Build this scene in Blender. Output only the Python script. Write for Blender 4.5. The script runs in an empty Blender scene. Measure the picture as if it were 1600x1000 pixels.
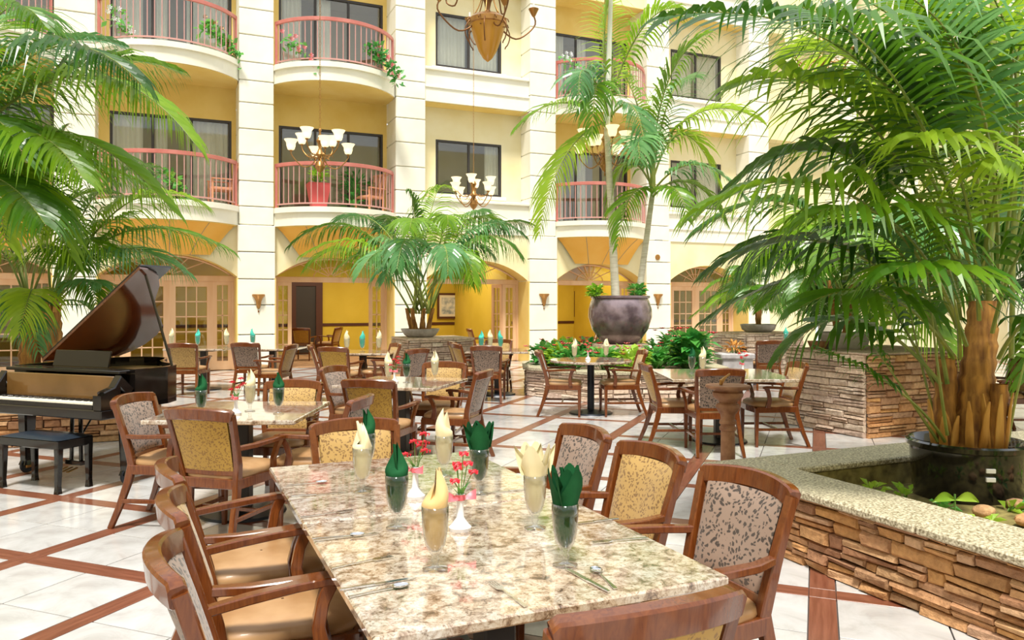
import bpy, math, random
from mathutils import Vector, Matrix
from math import sin, cos, pi, radians, sqrt
S = bpy.context.scene
COL = S.collection
rnd = random.Random(7)
# ------------------------------------------------------------------ camera, sky, sun, exposure
YAW = radians(23.7)
EYE = 1.55
cd = bpy.data.cameras.new('camera'); cam = bpy.data.objects.new('camera', cd); COL.objects.link(cam)
cam.location = (0, 0, EYE); cam.rotation_euler = (pi/2, 0, -YAW)
cd.sensor_width = 36; cd.lens = 36*1220/1600; cd.shift_y = -25/1600; cd.clip_start = .05; cd.clip_end = 200
S.camera = cam
S.view_settings.view_transform = 'Standard'; S.view_settings.look = 'None'
S.view_settings.exposure = 0.06; S.view_settings.gamma = 1; S.view_settings.use_curve_mapping = False
w = bpy.data.worlds.new('sky'); S.world = w; w.use_nodes = True
w.node_tree.nodes['Background'].inputs[0].default_value = (.93, .97, 1, 1)
w.node_tree.nodes['Background'].inputs[1].default_value = 1.12
sl = bpy.data.lights.new('sun', 'SUN'); so = bpy.data.objects.new('sun', sl); COL.objects.link(so)
sl.energy = 4.6; sl.angle = radians(9); sl.color = (1, .96, .88)
so.rotation_euler = Vector((-.24, -.50, 1.2)).to_track_quat('Z', 'Y').to_euler()
def arealamp(name, loc, size, sy, energy, color, rot=(0, 0, 0)):
    l = bpy.data.lights.new(name, 'AREA'); l.shape = 'RECTANGLE'; l.size = size; l.size_y = sy; l.energy = energy; l.color = color
    o = bpy.data.objects.new(name, l); o.location = loc; o.rotation_euler = rot; COL.objects.link(o); return o
arealamp('room_ceiling_lamp', (7.5, 22.0, 2.84), 11, 2.5, 300, (1, .90, .66))
S.cycles.max_bounces = 7; S.cycles.diffuse_bounces = 3; S.cycles.glossy_bounces = 3; S.cycles.transparent_max_bounces = 24
S.cycles.transmission_bounces = 4; S.cycles.sample_clamp_indirect = 6
# ------------------------------------------------------------------ measuring helpers
FV = Vector((sin(YAW), cos(YAW), 0)); RV = Vector((cos(YAW), -sin(YAW), 0))
def C(D, lat, z=0):                      # distance ahead, metres to the side -> world
    p = FV*D + RV*lat; return Vector((p.x, p.y, z))
def W(px, py, D): return C(D, (px-800)/1220*D, EYE-(py-475)*D/1220)
def G(px, py, z=0):
    D = 1220*(EYE-z)/(py-475); return C(D, (px-800)/1220*D, z)
def Y_(px, py, Y):                       # point of a pixel ray on the plane y = Y
    t = (px-800)/1220; D = Y/(FV.y+RV.y*t); return W(px, py, D)
def ang(f, r):                           # heading (world yaw of +Y) for a direction given as ahead, sideways
    v = FV*f+RV*r; return math.atan2(-v.x, v.y)
# ------------------------------------------------------------------ mesh builder
class MB:
    def __init__(s): s.v = []; s.f = []; s.m = []; s.mi = 0
    def add(s, vs, fs):
        b = len(s.v); s.v += [tuple(p) for p in vs]
        for f in fs: s.f.append(tuple(b+i for i in f)); s.m.append(s.mi)
        return s
    def box(s, x0, y0, z0, x1, y1, z1, M=None):
        vs = [Vector(p) for p in ((x0,y0,z0),(x1,y0,z0),(x1,y1,z0),(x0,y1,z0),(x0,y0,z1),(x1,y0,z1),(x1,y1,z1),(x0,y1,z1))]
        if M is not None: vs = [M@p for p in vs]
        return s.add(vs, ((0,3,2,1),(4,5,6,7),(0,1,5,4),(1,2,6,5),(2,3,7,6),(3,0,4,7)))
    def cbox(s, x0, y0, z0, x1, y1, z1, c=.01, M=None):     # box with chamfered edges
        xs = (x0, x1); ys = (y0, y1); zs = (z0, z1); vs = []; idx = {}
        for i in (0,1):
            for j in (0,1):
                for k in (0,1):
                    for a in (0,1,2):
                        p = [xs[i], ys[j], zs[k]]
                        sg = [(1 if i == 0 else -1), (1 if j == 0 else -1), (1 if k == 0 else -1)]
                        for b in (0,1,2):
                            if b != a: p[b] += sg[b]*c
                        idx[i,j,k,a] = len(vs); vs.append(Vector(p) if M is None else M@Vector(p))
        fs = []
        for a in (0,1,2):
            o1, o2 = (a+1) % 3, (a+2) % 3
            for q in (0,1):
                ring = []
                for (u, v2) in ((0,0),(1,0),(1,1),(0,1)):
                    t = [0,0,0]; t[a] = q; t[o1] = u; t[o2] = v2; ring.append(idx[t[0],t[1],t[2],a])
                fs.append(tuple(ring if q else ring[::-1]))
        for a in (0,1,2):
            o1, o2 = (a+1) % 3, (a+2) % 3
            for u in (0,1):
                for v2 in (0,1):
                    t0 = [0,0,0]; t1 = [0,0,0]; t0[o1] = t1[o1] = u; t0[o2] = t1[o2] = v2; t1[a] = 1
                    r = (idx[(*t0, o1)], idx[(*t1, o1)], idx[(*t1, o2)], idx[(*t0, o2)])
                    fs.append(r if (u+v2) % 2 else r[::-1])
        for i in (0,1):
            for j in (0,1):
                for k in (0,1):
                    r = (idx[i,j,k,0], idx[i,j,k,1], idx[i,j,k,2]); fs.append(r if (i+j+k) % 2 else r[::-1])
        return s.add(vs, fs)
    def lathe(s, prof, n=20, M=None, c=(0,0,0), a0=0):
        vs = []; fs = []; c = Vector(c); k = len(prof)
        for i in range(n):
            a = a0+2*pi*i/n
            for r, z in prof:
                p = c+Vector((r*cos(a), r*sin(a), z)); vs.append(p if M is None else M@p)
        for i in range(n):
            j = (i+1) % n
            for q in range(k-1): fs.append((i*k+q, j*k+q, j*k+q+1, i*k+q+1))
        return s.add(vs, fs)
    def tube(s, pts, r, n=6, cap=True):
        pts = [Vector(p) for p in pts]; vs = []; fs = []
        rr = r if isinstance(r, (list, tuple)) else [r]*len(pts)
        ref = None
        for i, p in enumerate(pts):
            t = (pts[min(i+1, len(pts)-1)]-pts[max(i-1, 0)]).normalized()
            if ref is None: ref = Vector((0,0,1)) if abs(t.z) < .9 else Vector((1,0,0))
            a = t.cross(ref)
            if a.length < 1e-4: a = t.orthogonal()
            a.normalize(); b = a.cross(t).normalized(); ref = b
            for q in range(n):
                an = 2*pi*q/n; vs.append(p+(a*cos(an)+b*sin(an))*rr[i])
        for i in range(len(pts)-1):
            for q in range(n):
                q2 = (q+1) % n; fs.append((i*n+q, i*n+q2, (i+1)*n+q2, (i+1)*n+q))
        if cap: fs.append(tuple(range(n))[::-1]); fs.append(tuple((len(pts)-1)*n+q for q in range(n)))
        return s.add(vs, fs)
    def sweep(s, pts, wd, ht, side, ch=.25):  # chamfered rectangular section; side = fixed width axis or list
        pts = [Vector(p) for p in pts]; n = len(pts); vs = []; fs = []
        for i, p in enumerate(pts):
            t = (pts[min(i+1, n-1)]-pts[max(i-1, 0)]).normalized()
            sd = Vector(side[i] if isinstance(side, list) else side); sd = (sd-t*sd.dot(t)).normalized(); up = sd.cross(t).normalized()
            a = (wd[i] if isinstance(wd, (list, tuple)) else wd)/2; b = (ht[i] if isinstance(ht, (list, tuple)) else ht)/2; c = min(a, b)*ch
            for x, y in ((a-c,-b),(a,-b+c),(a,b-c),(a-c,b),(-a+c,b),(-a,b-c),(-a,-b+c),(-a+c,-b)): vs.append(p+sd*x+up*y)
        for i in range(n-1):
            for q in range(8): fs.append((i*8+q, i*8+(q+1)%8, (i+1)*8+(q+1)%8, (i+1)*8+q))
        fs.append(tuple(range(8))[::-1]); fs.append(tuple((n-1)*8+q for q in range(8)))
        return s.add(vs, fs)
    def grid(s, fn, nu, nv, closed=False):
        vs = [Vector(fn(i/nu, j/nv)) for i in range(nu+1) for j in range(nv+1)]
        fs = [(i*(nv+1)+j, (i+1)*(nv+1)+j, (i+1)*(nv+1)+j+1, i*(nv+1)+j+1) for i in range(nu) for j in range(nv)]
        return s.add(vs, fs)
    def prism(s, poly, z0, z1, M=None):
        n = len(poly); vs = [Vector((x, y, z)) for z in (z0, z1) for x, y in poly]
        if M is not None: vs = [M@p for p in vs]
        return s.add(vs, [tuple(range(n))[::-1], tuple(range(n, 2*n))]+[(i, (i+1)%n, n+(i+1)%n, n+i) for i in range(n)])
    def mesh(s, name, mats, smooth=False):
        me = bpy.data.meshes.new(name); me.from_pydata(s.v, [], s.f)
        for m in (mats if isinstance(mats, (list, tuple)) else [mats]): me.materials.append(m)
        if any(s.m): me.polygons.foreach_set('material_index', s.m)
        if smooth:
            me.polygons.foreach_set('use_smooth', [True]*len(me.polygons))
            if smooth != 'all': me.set_sharp_from_angle(angle=radians(38))
        me.update(); return me
    def build(s, name, mats, parent=None, smooth=False, kind=None, label=None, loc=None):
        o = bpy.data.objects.new(name, s.mesh(name, mats, smooth)); COL.objects.link(o)
        if parent is not None: o.parent = parent
        if kind: o['kind'] = kind
        if label: o['label'] = label
        if loc is not None: o.location = loc
        return o
def tag(o, label, cat, group=None, kind=None):
    o['label'] = label; o['category'] = cat
    if group: o['group'] = group
    if kind: o['kind'] = kind
    return o
def thing(name, label, cat, loc=(0,0,0), rz=0, group=None):
    o = bpy.data.objects.new(name, None); COL.objects.link(o); o.empty_display_size = .1
    o.location = loc; o.rotation_euler = (0, 0, rz); return tag(o, label, cat, group)
def struct(name, loc=(0,0,0), label=None):
    o = bpy.data.objects.new(name, None); COL.objects.link(o); o.location = loc; o['kind'] = 'structure'
    if label: o['label'] = label
    return o
KIDS = {}
def kids(o): return [c for c in bpy.data.objects if c.parent == o]
def snapshot(o):                         # remember a tree once so copying it is cheap
    return (o, [snapshot(c) for c in kids(o)])
def dup(t, loc=None, rz=None, label=None, group=None, parent=None, sc=None, mats=None):
    o, ch = t; c = o.copy(); COL.objects.link(c)
    if parent is not None: c.parent = parent
    if loc is not None: c.location = loc
    if rz is not None: c.rotation_euler = (0, 0, rz)
    if sc is not None: c.scale = (sc, sc, sc)
    if label: c['label'] = label
    if group: c['group'] = group
    if mats and c.data:
        for a, b in mats:
            if c.data.materials and c.data.materials[0] == a: c.data = SWAP[(c.data.name, b.name)] if (c.data.name, b.name) in SWAP else swapmesh(c.data, b)
    for k in ch: dup(k, parent=c, mats=mats)
    return c
SWAP = {}
def swapmesh(me, m):
    n = me.copy(); n.materials[0] = m; SWAP[(me.name, m.name)] = n; return n
def inst(name, me, parent, loc=(0,0,0), rot=None, sc=None, mat=None):
    o = bpy.data.objects.new(name, me); COL.objects.link(o); o.parent = parent; o.location = loc
    if rot is not None: o.rotation_euler = rot
    if sc is not None: o.scale = sc
    return o
# ------------------------------------------------------------------ materials
def mat(name, col, rough=.6, metal=0, spec=.5, coat=0, emit=None, es=1, sheen=0):
    m = bpy.data.materials.new(name); m.use_nodes = True; b = m.node_tree.nodes['Principled BSDF']
    b.inputs['Base Color'].default_value = (*col, 1); b.inputs['Roughness'].default_value = rough; b.inputs['Metallic'].default_value = metal
    b.inputs['Specular IOR Level'].default_value = spec; b.inputs['Coat Weight'].default_value = coat; b.inputs['Coat Roughness'].default_value = .08
    if sheen: b.inputs['Sheen Weight'].default_value = sheen
    if emit: b.inputs['Emission Color'].default_value = (*emit, 1); b.inputs['Emission Strength'].default_value = es
    return m
class N:
    def __init__(s, m): s.t = m.node_tree; s.b = s.t.nodes['Principled BSDF']
    def n(s, ty, **k):
        o = s.t.nodes.new(ty)
        for a, v in k.items():
            if a in o.bl_rna.properties: setattr(o, a, v)
            else: o.inputs[a.replace('_', ' ')].default_value = v
        return o
    def l(s, a, b): s.t.links.new(a, b)
    def coord(s, kind='Object', scale=(1,1,1), rot=(0,0,0)):
        c = s.n('ShaderNodeTexCoord'); mp = s.n('ShaderNodeMapping'); mp.inputs['Scale'].default_value = scale; mp.inputs['Rotation'].default_value = rot
        s.l(c.outputs[kind], mp.inputs[0]); return mp.outputs[0]
    def ramp(s, fac, stops, interp='LINEAR'):
        r = s.n('ShaderNodeValToRGB'); r.color_ramp.interpolation = interp; e = r.color_ramp.elements
        while len(e) < len(stops): e.new(.5)
        for x, (p, c) in zip(e, stops): x.position = p; x.color = (*c, 1)
        s.l(fac, r.inputs[0]); return r.outputs[0]
    def noise(s, vec, scale, detail=3, rough=.5, dist=0):
        o = s.n('ShaderNodeTexNoise'); o.inputs['Scale'].default_value = scale; o.inputs['Detail'].default_value = detail
        o.inputs['Roughness'].default_value = rough; o.inputs['Distortion'].default_value = dist
        if vec is not None: s.l(vec, o.inputs['Vector'])
        return o.outputs['Fac']
    def mix(s, fac, a, b, mode='MIX'):
        o = s.n('ShaderNodeMix'); o.data_type = 'RGBA'; o.blend_type = mode
        for i, x in ((0, fac), (6, a), (7, b)):
            if hasattr(x, 'is_output'): s.l(x, o.inputs[i])
            else: o.inputs[i].default_value = x if i == 0 else (*x, 1)
        return o.outputs[2]
    def bump(s, h, strength=.3, dist=.01):
        o = s.n('ShaderNodeBump'); o.inputs['Strength'].default_value = strength; o.inputs['Distance'].default_value = dist
        s.l(h, o.inputs['Height']); s.l(o.outputs[0], s.b.inputs['Normal'])
    def col(s, c): s.l(c, s.b.inputs['Base Color'])
def m_noise(name, c1, c2, scale=4, rough=.6, bump=0, coat=0, stretch=(1,1,1), detail=4, spec=.5, metal=0, lo=.35, hi=.65, kind='Object', sheen=0):
    m = mat(name, c1, rough, metal, spec, coat, sheen=sheen); x = N(m); v = x.coord(kind, stretch); f = x.noise(v, scale, detail)
    x.col(x.ramp(f, [(lo, c1), (hi, c2)]))
    if bump: x.bump(f, bump)
    return m
def m_vary(name, cols, scale=20, rough=.85, bump=1.0):     # colour differs from piece to piece
    m = mat(name, cols[0], rough); x = N(m)
    oi = x.n('ShaderNodeObjectInfo'); ge = x.n('ShaderNodeNewGeometry'); ad = x.n('ShaderNodeMath', operation='ADD'); fr = x.n('ShaderNodeMath', operation='FRACT')
    x.l(oi.outputs['Random'], ad.inputs[0]); x.l(ge.outputs['Random Per Island'], ad.inputs[1]); x.l(ad.outputs[0], fr.inputs[0])
    c = x.ramp(fr.outputs[0], [(i/(len(cols)-1), q) for i, q in enumerate(cols)])
    f = x.noise(x.coord('Object'), scale, 5, .6); d = x.ramp(f, [(.3, (.62, .55, .5)), (.7, (1.15, 1.12, 1.1))])
    x.col(x.mix(1, c, d, 'MULTIPLY')); x.bump(f, bump, .02); return m
M = {}
M['cream'] = m_noise('cream_plaster', (.84, .73, .42), (.90, .81, .54), 1.5, .75, .05)
M['column'] = m_noise('pale_stucco', (.90, .86, .70), (.96, .93, .82), 1.2, .7, .05)
M['yellow'] = m_noise('yellow_plaster', (.80, .56, .15), (.86, .64, .22), 1.5, .75)
M['corbel'] = m_noise('golden_plaster', (.84, .43, .06), (.88, .50, .10), 1.5, .7)
M['room'] = m_noise('mustard_wall', (.60, .43, .03), (.68, .50, .05), 1, .7)
M['joint'] = mat('dark_joint', (.35, .30, .22), .9)
M['peach'] = m_noise('peach_door_wood', (.74, .44, .24), (.84, .56, .35), 3, .45, stretch=(1, 1, .2))
M['rail'] = m_noise('red_brown_railing', (.52, .15, .12), (.62, .22, .18), 3, .4)
M['baluster'] = mat('dusty_rose_metal', (.56, .29, .26), .45)
M['dark'] = mat('dark_window_frame', (.035, .028, .025), .4)
M['interior'] = mat('dim_room', (.50, .42, .27), .8)
M['curtain'] = m_noise('sheer_curtain', (.78, .75, .66), (.95, .93, .86), 14, .8, stretch=(1, 1, .02))
M['grout'] = mat('grout', (.12, .10, .09), .9)
M['granite_rough'] = m_noise('flecked_granite_coping', (.22, .17, .09), (.82, .74, .54), 75, .45, .3, detail=6)
M['soil'] = m_noise('dark_soil', (.04, .028, .015), (.16, .11, .05), 18, .95, .8)
M['mulch'] = m_noise('mossy_soil', (.13, .10, .03), (.34, .28, .09), 12, .95, .8)
M['black'] = mat('black_metal', (.015, .02, .03), .35, .3)
M['pot_black'] = mat('black_glazed_pot', (.010, .009, .010), .12, coat=.6)
M['pot_purple'] = m_noise('mottled_plum_glaze', (.10, .065, .08), (.27, .20, .23), 5, .22, .05, coat=.7)
M['pot_grey'] = m_noise('grey_stone_pot', (.42, .38, .38), (.60, .56, .56), 8, .7, .2)
M['brass'] = mat('aged_bronze', (.42, .22, .07), .35, .85)
M['brassdark'] = mat('dark_bronze', (.20, .09, .03), .4, .7)
M['silver'] = mat('polished_steel', (.78, .78, .80), .12, 1)
M['shade'] = mat('frosted_lamp_glass', (.95, .88, .72), .4, emit=(1, .82, .5), es=.9)
M['amber'] = mat('amber_glass', (.50, .24, .03), .2, emit=(.9, .42, .06), es=.04)
M['red'] = mat('red_petals', (.72, .02, .04), .5)
M['pink'] = mat('pink_ribbon', (.90, .16, .20), .4)
M['white'] = mat('white_ceramic', (.85, .84, .86), .2, coat=.5)
M['stem'] = mat('green_stem', (.10, .22, .04), .5)
M['sign'] = mat('grey_sign', (.30, .30, .26), .5)
M['carpet'] = m_noise('room_carpet', (.30, .16, .08), (.44, .26, .14), 6, .9)
M['canvas1'] = m_noise('painted_scene', (.25, .30, .33), (.75, .72, .62), 6, .6, detail=6)
M['mount'] = mat('picture_mount', (.75, .68, .52), .7)
M['frame'] = mat('dark_picture_frame', (.08, .025, .015), .35)
M['ivory'] = mat('ivory_keys', (.85, .80, .68), .3)
M['leather'] = mat('black_bench_leather', (.02, .03, .045), .35, coat=.2)
M['fibre'] = None
# cherry wood of the chairs
def m_wood(name, c1, c2, rough=.22, coat=.6, sc=9):
    m = mat(name, c1, rough, coat=coat); x = N(m); v = x.coord('Object', (6, 6, .8)); f = x.noise(v, sc, 5, .6, 1.2)
    x.col(x.ramp(f, [(.3, c1), (.7, c2)])); return m
M['wood'] = m_wood('cherry_wood', (.105, .024, .005), (.20, .056, .011), coat=.45)
M['piano'] = mat('black_lacquer', (.008, .006, .005), .08, spec=.35, coat=.45)
M['piano_in'] = m_wood('painted_mahogany_reflection', (.055, .013, .006), (.13, .035, .012), .10, 1, 3)  # red-brown reflection under the lid, painted into the lacquer's colour
M['gold_plate'] = mat('cast_iron_gilt', (.55, .38, .12), .35, .8)
M['seat'] = m_noise('tan_leather', (.38, .20, .08), (.52, .31, .15), 5, .42, coat=.12)
def m_fabric(name, base, fleck, sc=70, sheen=.3):
    m = mat(name, base, .65, sheen=sheen); x = N(m); v = x.coord('Object')
    ns = x.n('ShaderNodeTexNoise'); ns.inputs['Scale'].default_value = 14; x.l(v, ns.inputs['Vector'])
    mx = x.n('ShaderNodeMix'); mx.data_type = 'VECTOR'; mx.inputs[0].default_value = .06; x.l(v, mx.inputs[4]); x.l(ns.outputs['Color'], mx.inputs[5])
    wv = x.n('ShaderNodeTexVoronoi'); wv.feature = 'F1'; wv.inputs['Scale'].default_value = sc; wv.inputs['Randomness'].default_value = 1
    x.l(mx.outputs[1], wv.inputs['Vector'])
    f2 = x.noise(v, sc*1.7, 2, .5, 1.5); ad = x.n('ShaderNodeMath', operation='ADD'); x.l(wv.outputs['Distance'], ad.inputs[0])
    mu = x.n('ShaderNodeMath', operation='MULTIPLY'); mu.inputs[1].default_value = .5; x.l(f2, mu.inputs[0]); x.l(mu.outputs[0], ad.inputs[1])
    x.col(x.ramp(ad.outputs[0], [(.60, fleck), (.68, base)])); return m
M['gold'] = m_fabric('golden_brocade', (.47, .29, .085), (.22, .115, .03))
M['golddeep'] = m_fabric('deep_gold_brocade', (.48, .275, .03), (.27, .13, .012))
M['grey'] = m_fabric('taupe_leaf_brocade', (.29, .20, .15), (.045, .03, .022), 58)
# table granite
def m_granite(name):
    m = mat(name, (.6, .5, .4), .05, coat=1); x = N(m); v = x.coord('Object')
    f1 = x.noise(v, 21, 8, .72, .5); f2 = x.noise(v, 85, 6, .7, .6); f3 = x.noise(v, 3.2, 4, .6)
    a = x.ramp(f1, [(.35, (.10, .075, .065)), (.43, (.34, .25, .19)), (.50, (.56, .48, .40)), (.60, (.72, .69, .64)), (.72, (.40, .35, .32))])
    b = x.ramp(f2, [(.34, (.30, .22, .17)), (.46, (.9, .86, .8)), (.6, (1, 1, 1)), (.72, (.75, .55, .35))])
    c = x.ramp(f3, [(.35, (1, .90, .76)), (.65, (.96, .97, 1))])
    x.col(x.mix(1, x.mix(1, a, b, 'MULTIPLY'), c, 'MULTIPLY')); return m
M['granite'] = m_granite('polished_speckled_granite')
M['tile'] = None
def m_tile():
    m = mat('pale_marble_tile', (.8, .78, .74), .16, coat=.2); x = N(m); v = x.coord('Object', (1, 1, 1)); oi = x.n('ShaderNodeObjectInfo')
    f = x.noise(v, 3.5, 7, .65, .6); c = x.ramp(f, [(.3, (.44, .42, .40)), (.48, (.58, .57, .56)), (.7, (.68, .68, .68))])
    c2 = x.ramp(oi.outputs['Random'], [(0, (.93, .92, .91)), (1, (1, 1, 1))]); x.col(x.mix(1, c, c2, 'MULTIPLY')); return m
M['tile'] = m_tile()
M['strip'] = m_noise('russet_wood_look_tile', (.17, .055, .03), (.26, .095, .055), 10, .28, coat=.2, stretch=(.3, 4, 1))
M['stone'] = m_vary('tan_ledge_stone', [(.56, .28, .11), (.70, .40, .19), (.38, .19, .10), (.74, .47, .26), (.46, .28, .18), (.64, .34, .12), (.30, .16, .09), (.70, .44, .22)])
M['stone_pale'] = m_vary('pale_ledge_stone', [(.66, .50, .38), (.78, .62, .48), (.56, .42, .34), (.82, .70, .56), (.62, .48, .40)])
M['mortar'] = mat('dark_mortar', (.10, .065, .04), .95)  # dark mortar of the cores behind the ledge stones
def m_glass(name, tint=(1,1,1), gl=.12):
    m = bpy.data.materials.new(name); m.use_nodes = True; t = m.node_tree; t.nodes.clear()
    o = t.nodes.new('ShaderNodeOutputMaterial'); mx = t.nodes.new('ShaderNodeMixShader'); tr = t.nodes.new('ShaderNodeBsdfTransparent'); g = t.nodes.new('ShaderNodeBsdfGlossy')
    lw = t.nodes.new('ShaderNodeLayerWeight'); lw.inputs[0].default_value = .5; pw_ = t.nodes.new('ShaderNodeMath'); pw_.operation = 'POWER'; pw_.inputs[1].default_value = 2.2; ml_ = t.nodes.new('ShaderNodeMath'); ml_.operation = 'MULTIPLY_ADD'; ml_.inputs[1].default_value = 1.0; ml_.inputs[2].default_value = gl*.7; t.links.new(lw.outputs['Facing'], pw_.inputs[0]); t.links.new(pw_.outputs[0], ml_.inputs[0]); g.inputs['Roughness'].default_value = .02
    tr.inputs[0].default_value = (*tint, 1); t.links.new(ml_.outputs[0], mx.inputs[0]); t.links.new(tr.outputs[0], mx.inputs[1]); t.links.new(g.outputs[0], mx.inputs[2])
    t.links.new(mx.outputs[0], o.inputs[0]); return m
M['glass'] = m_glass('clear_goblet_glass', (.985, .99, .99), .08)
M['pane'] = m_glass('window_glass', (.90, .91, .88), .14)
def m_leaf(name, c1, c2, trans=.45, rough=.32):
    m = bpy.data.materials.new(name); m.use_nodes = True; t = m.node_tree; x = N(m); b = x.b
    oi = x.n('ShaderNodeObjectInfo'); ge = x.n('ShaderNodeNewGeometry'); ad = x.n('ShaderNodeMath', operation='MULTIPLY_ADD'); ad.inputs[1].default_value = .45
    mu = x.n('ShaderNodeMath', operation='MULTIPLY'); mu.inputs[1].default_value = .55; x.l(oi.outputs['Random'], mu.inputs[0])
    x.l(ge.outputs['Random Per Island'], ad.inputs[0]); x.l(mu.outputs[0], ad.inputs[2])
    c = x.ramp(ad.outputs[0], [(.05, c1), (.95, c2)]); x.col(c); b.inputs['Roughness'].default_value = rough; b.inputs['Specular IOR Level'].default_value = .6
    tl = x.n('ShaderNodeBsdfTranslucent'); hs = x.n('ShaderNodeHueSaturation'); hs.inputs['Value'].default_value = 1.35; hs.inputs['Hue'].default_value = .485; x.l(c, hs.inputs['Color']); x.l(hs.outputs[0], tl.inputs[0])
    ms = x.n('ShaderNodeMixShader'); ms.inputs[0].default_value = trans; out = t.nodes['Material Output']
    x.l(b.outputs[0], ms.inputs[1]); x.l(tl.outputs[0], ms.inputs[2]); x.l(ms.outputs[0], out.inputs[0]); return m
M['frond'] = m_leaf('palm_frond_green', (.045, .17, .008), (.26, .46, .02), .42)
M['frond_dark'] = m_leaf('deep_palm_green', (.018, .08, .008), (.10, .26, .015), .35)
M['frond_blue'] = m_leaf('cool_palm_green', (.05, .20, .06), (.20, .42, .14), .3, .25)
M['frond_lime'] = m_leaf('lit_lime_palm_green', (.16, .34, .015), (.38, .56, .04), .5)  # brighter copy of the palm green, its lit look put into the colour
M['leaf'] = m_leaf('broad_leaf_green', (.03, .26, .05), (.16, .46, .08), .3)
M['leaf_lime'] = m_leaf('lime_leaf', (.20, .45, .03), (.42, .62, .07), .35)
M['petiole'] = m_noise('petiole', (.16, .24, .04), (.34, .36, .08), 6, .45)
M['trunk'] = m_noise('fibrous_palm_trunk', (.20, .08, .025), (.62, .30, .07), 7, .8, .8, stretch=(3, 3, .5), detail=6)
M['trunk_pale'] = m_noise('pale_ringed_trunk', (.62, .55, .42), (.80, .74, .62), 5, .7, .3, stretch=(1, 1, 6))
M['sheath'] = m_noise('orange_leaf_sheath', (.60, .27, .05), (.82, .45, .12), 6, .7, .5, stretch=(3, 3, .5))
M['napkin_green'] = m_noise('green_napkin', (.004, .060, .018), (.012, .11, .035), 9, .8, .1, spec=.2)
M['napkin_cream'] = m_noise('cream_napkin', (.80, .70, .42), (.90, .82, .56), 7, .75, .1, sheen=.2)
M['napkin_tan'] = m_noise('tan_napkin', (.70, .48, .20), (.80, .58, .28), 7, .75, .1, sheen=.2)
M['napkin_teal'] = m_noise('teal_napkin', (.05, .50, .40), (.10, .60, .48), 7, .75, .1)
M['sundial'] = m_noise('weathered_red_stone', (.24, .10, .045), (.40, .20, .10), 12, .7, .5)
M['redpot'] = mat('red_planter_box', (.62, .10, .10), .5)
# ================================================================== THE SETTING
# ---- floor: slab, marble tiles and russet strips laid at 45 degrees
floor = struct('floor')
MB().box(-10, -5, -.2, 24, 19.5, -.013).build('slab', M['grout'], floor)
MB().box(-10, 19.5, -.2, 24, 25, 0.0).build('room_carpet', M['carpet'], floor)
SP = 1.13; SW = .135; TS = (SP-SW)/2; r2 = sqrt(.5); A45 = radians(45)
P0 = 4.50; Q0 = 3.36
def pq(p, q): return ((p-q)*r2, (p+q)*r2)
tm = MB().cbox(-TS/2+.004, -TS/2+.004, -.014, TS/2-.004, TS/2-.004, 0, .0010).mesh('tile', M['tile'])
sm = MB().cbox(-(SP-SW)/2+.002, -SW/2+.002, -.012, (SP-SW)/2-.002, SW/2-.002, 0, .0015).mesh('strip', M['strip'])
cmesh = MB().cbox(-SW/2+.001, -SW/2+.001, -.012, SW/2-.001, SW/2-.001, 0, .0015).mesh('strip_square', M['strip'])
cells = []
for i in range(-14, 20):
    for j in range(-16, 17):
        for (dp, dq, kd) in ((.5-.25*TS/TS, 0, ''),):
            pass
        items = [('tile', SP/2-TS/2, SP/2-TS/2, 0), ('tile', SP/2+TS/2, SP/2-TS/2, 0), ('tile', SP/2-TS/2, SP/2+TS/2, 0), ('tile', SP/2+TS/2, SP/2+TS/2, 0),
                 ('strip', SP/2, 0, 0), ('strip', 0, SP/2, 1), ('square', 0, 0, 0)]
        for kd, dp, dq, rot in items:
            x, y = pq(P0+i*SP+dp, Q0+j*SP+dq)
            if -9.5 < x < 23.5 and -4.5 < y < 19.2: cells.append((kd, x, y, rot))
rest = MB(); rest2 = MB(); cnt = {'tile': 0, 'strip': 0, 'square': 0}
def seen_first(c):
    p = Vector((c[1], c[2], 0)); D = p.dot(FV); l = p.dot(RV)
    return D if (D > 1.2 and abs(l) < D*.70+.4) else D+100 if D > 0 else 300-D
for kd, x, y, rot in sorted(cells, key=seen_first):
    D = seen_first((kd, x, y)); lim = 290 if kd == 'tile' else 140
    if cnt[kd] < lim and D < 60:
        cnt[kd] += 1
        inst({'tile': 'tile', 'strip': 'border_strip', 'square': 'border_strip'}[kd], {'tile': tm, 'strip': sm, 'square': cmesh}[kd], floor, (x, y, 0), (0, 0, A45+(pi/2 if rot else 0)))
    else:
        R = Matrix.Translation((x, y, 0)) @ Matrix.Rotation(A45+(pi/2 if rot else 0), 4, 'Z')
        if kd == 'tile': rest.box(-TS/2+.002, -TS/2+.002, -.006, TS/2-.002, TS/2-.002, 0, R)
        else:
            h = SW/2-.002; L = h if kd == 'square' else (SP-SW)/2-.002
            rest2.box(-L, -h, -.006, L, h, 0, R)
rest.build('distant_tiles', M['tile'], floor, kind='stuff'); rest2.build('distant_border_strips', M['strip'], floor, kind='stuff')
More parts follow.
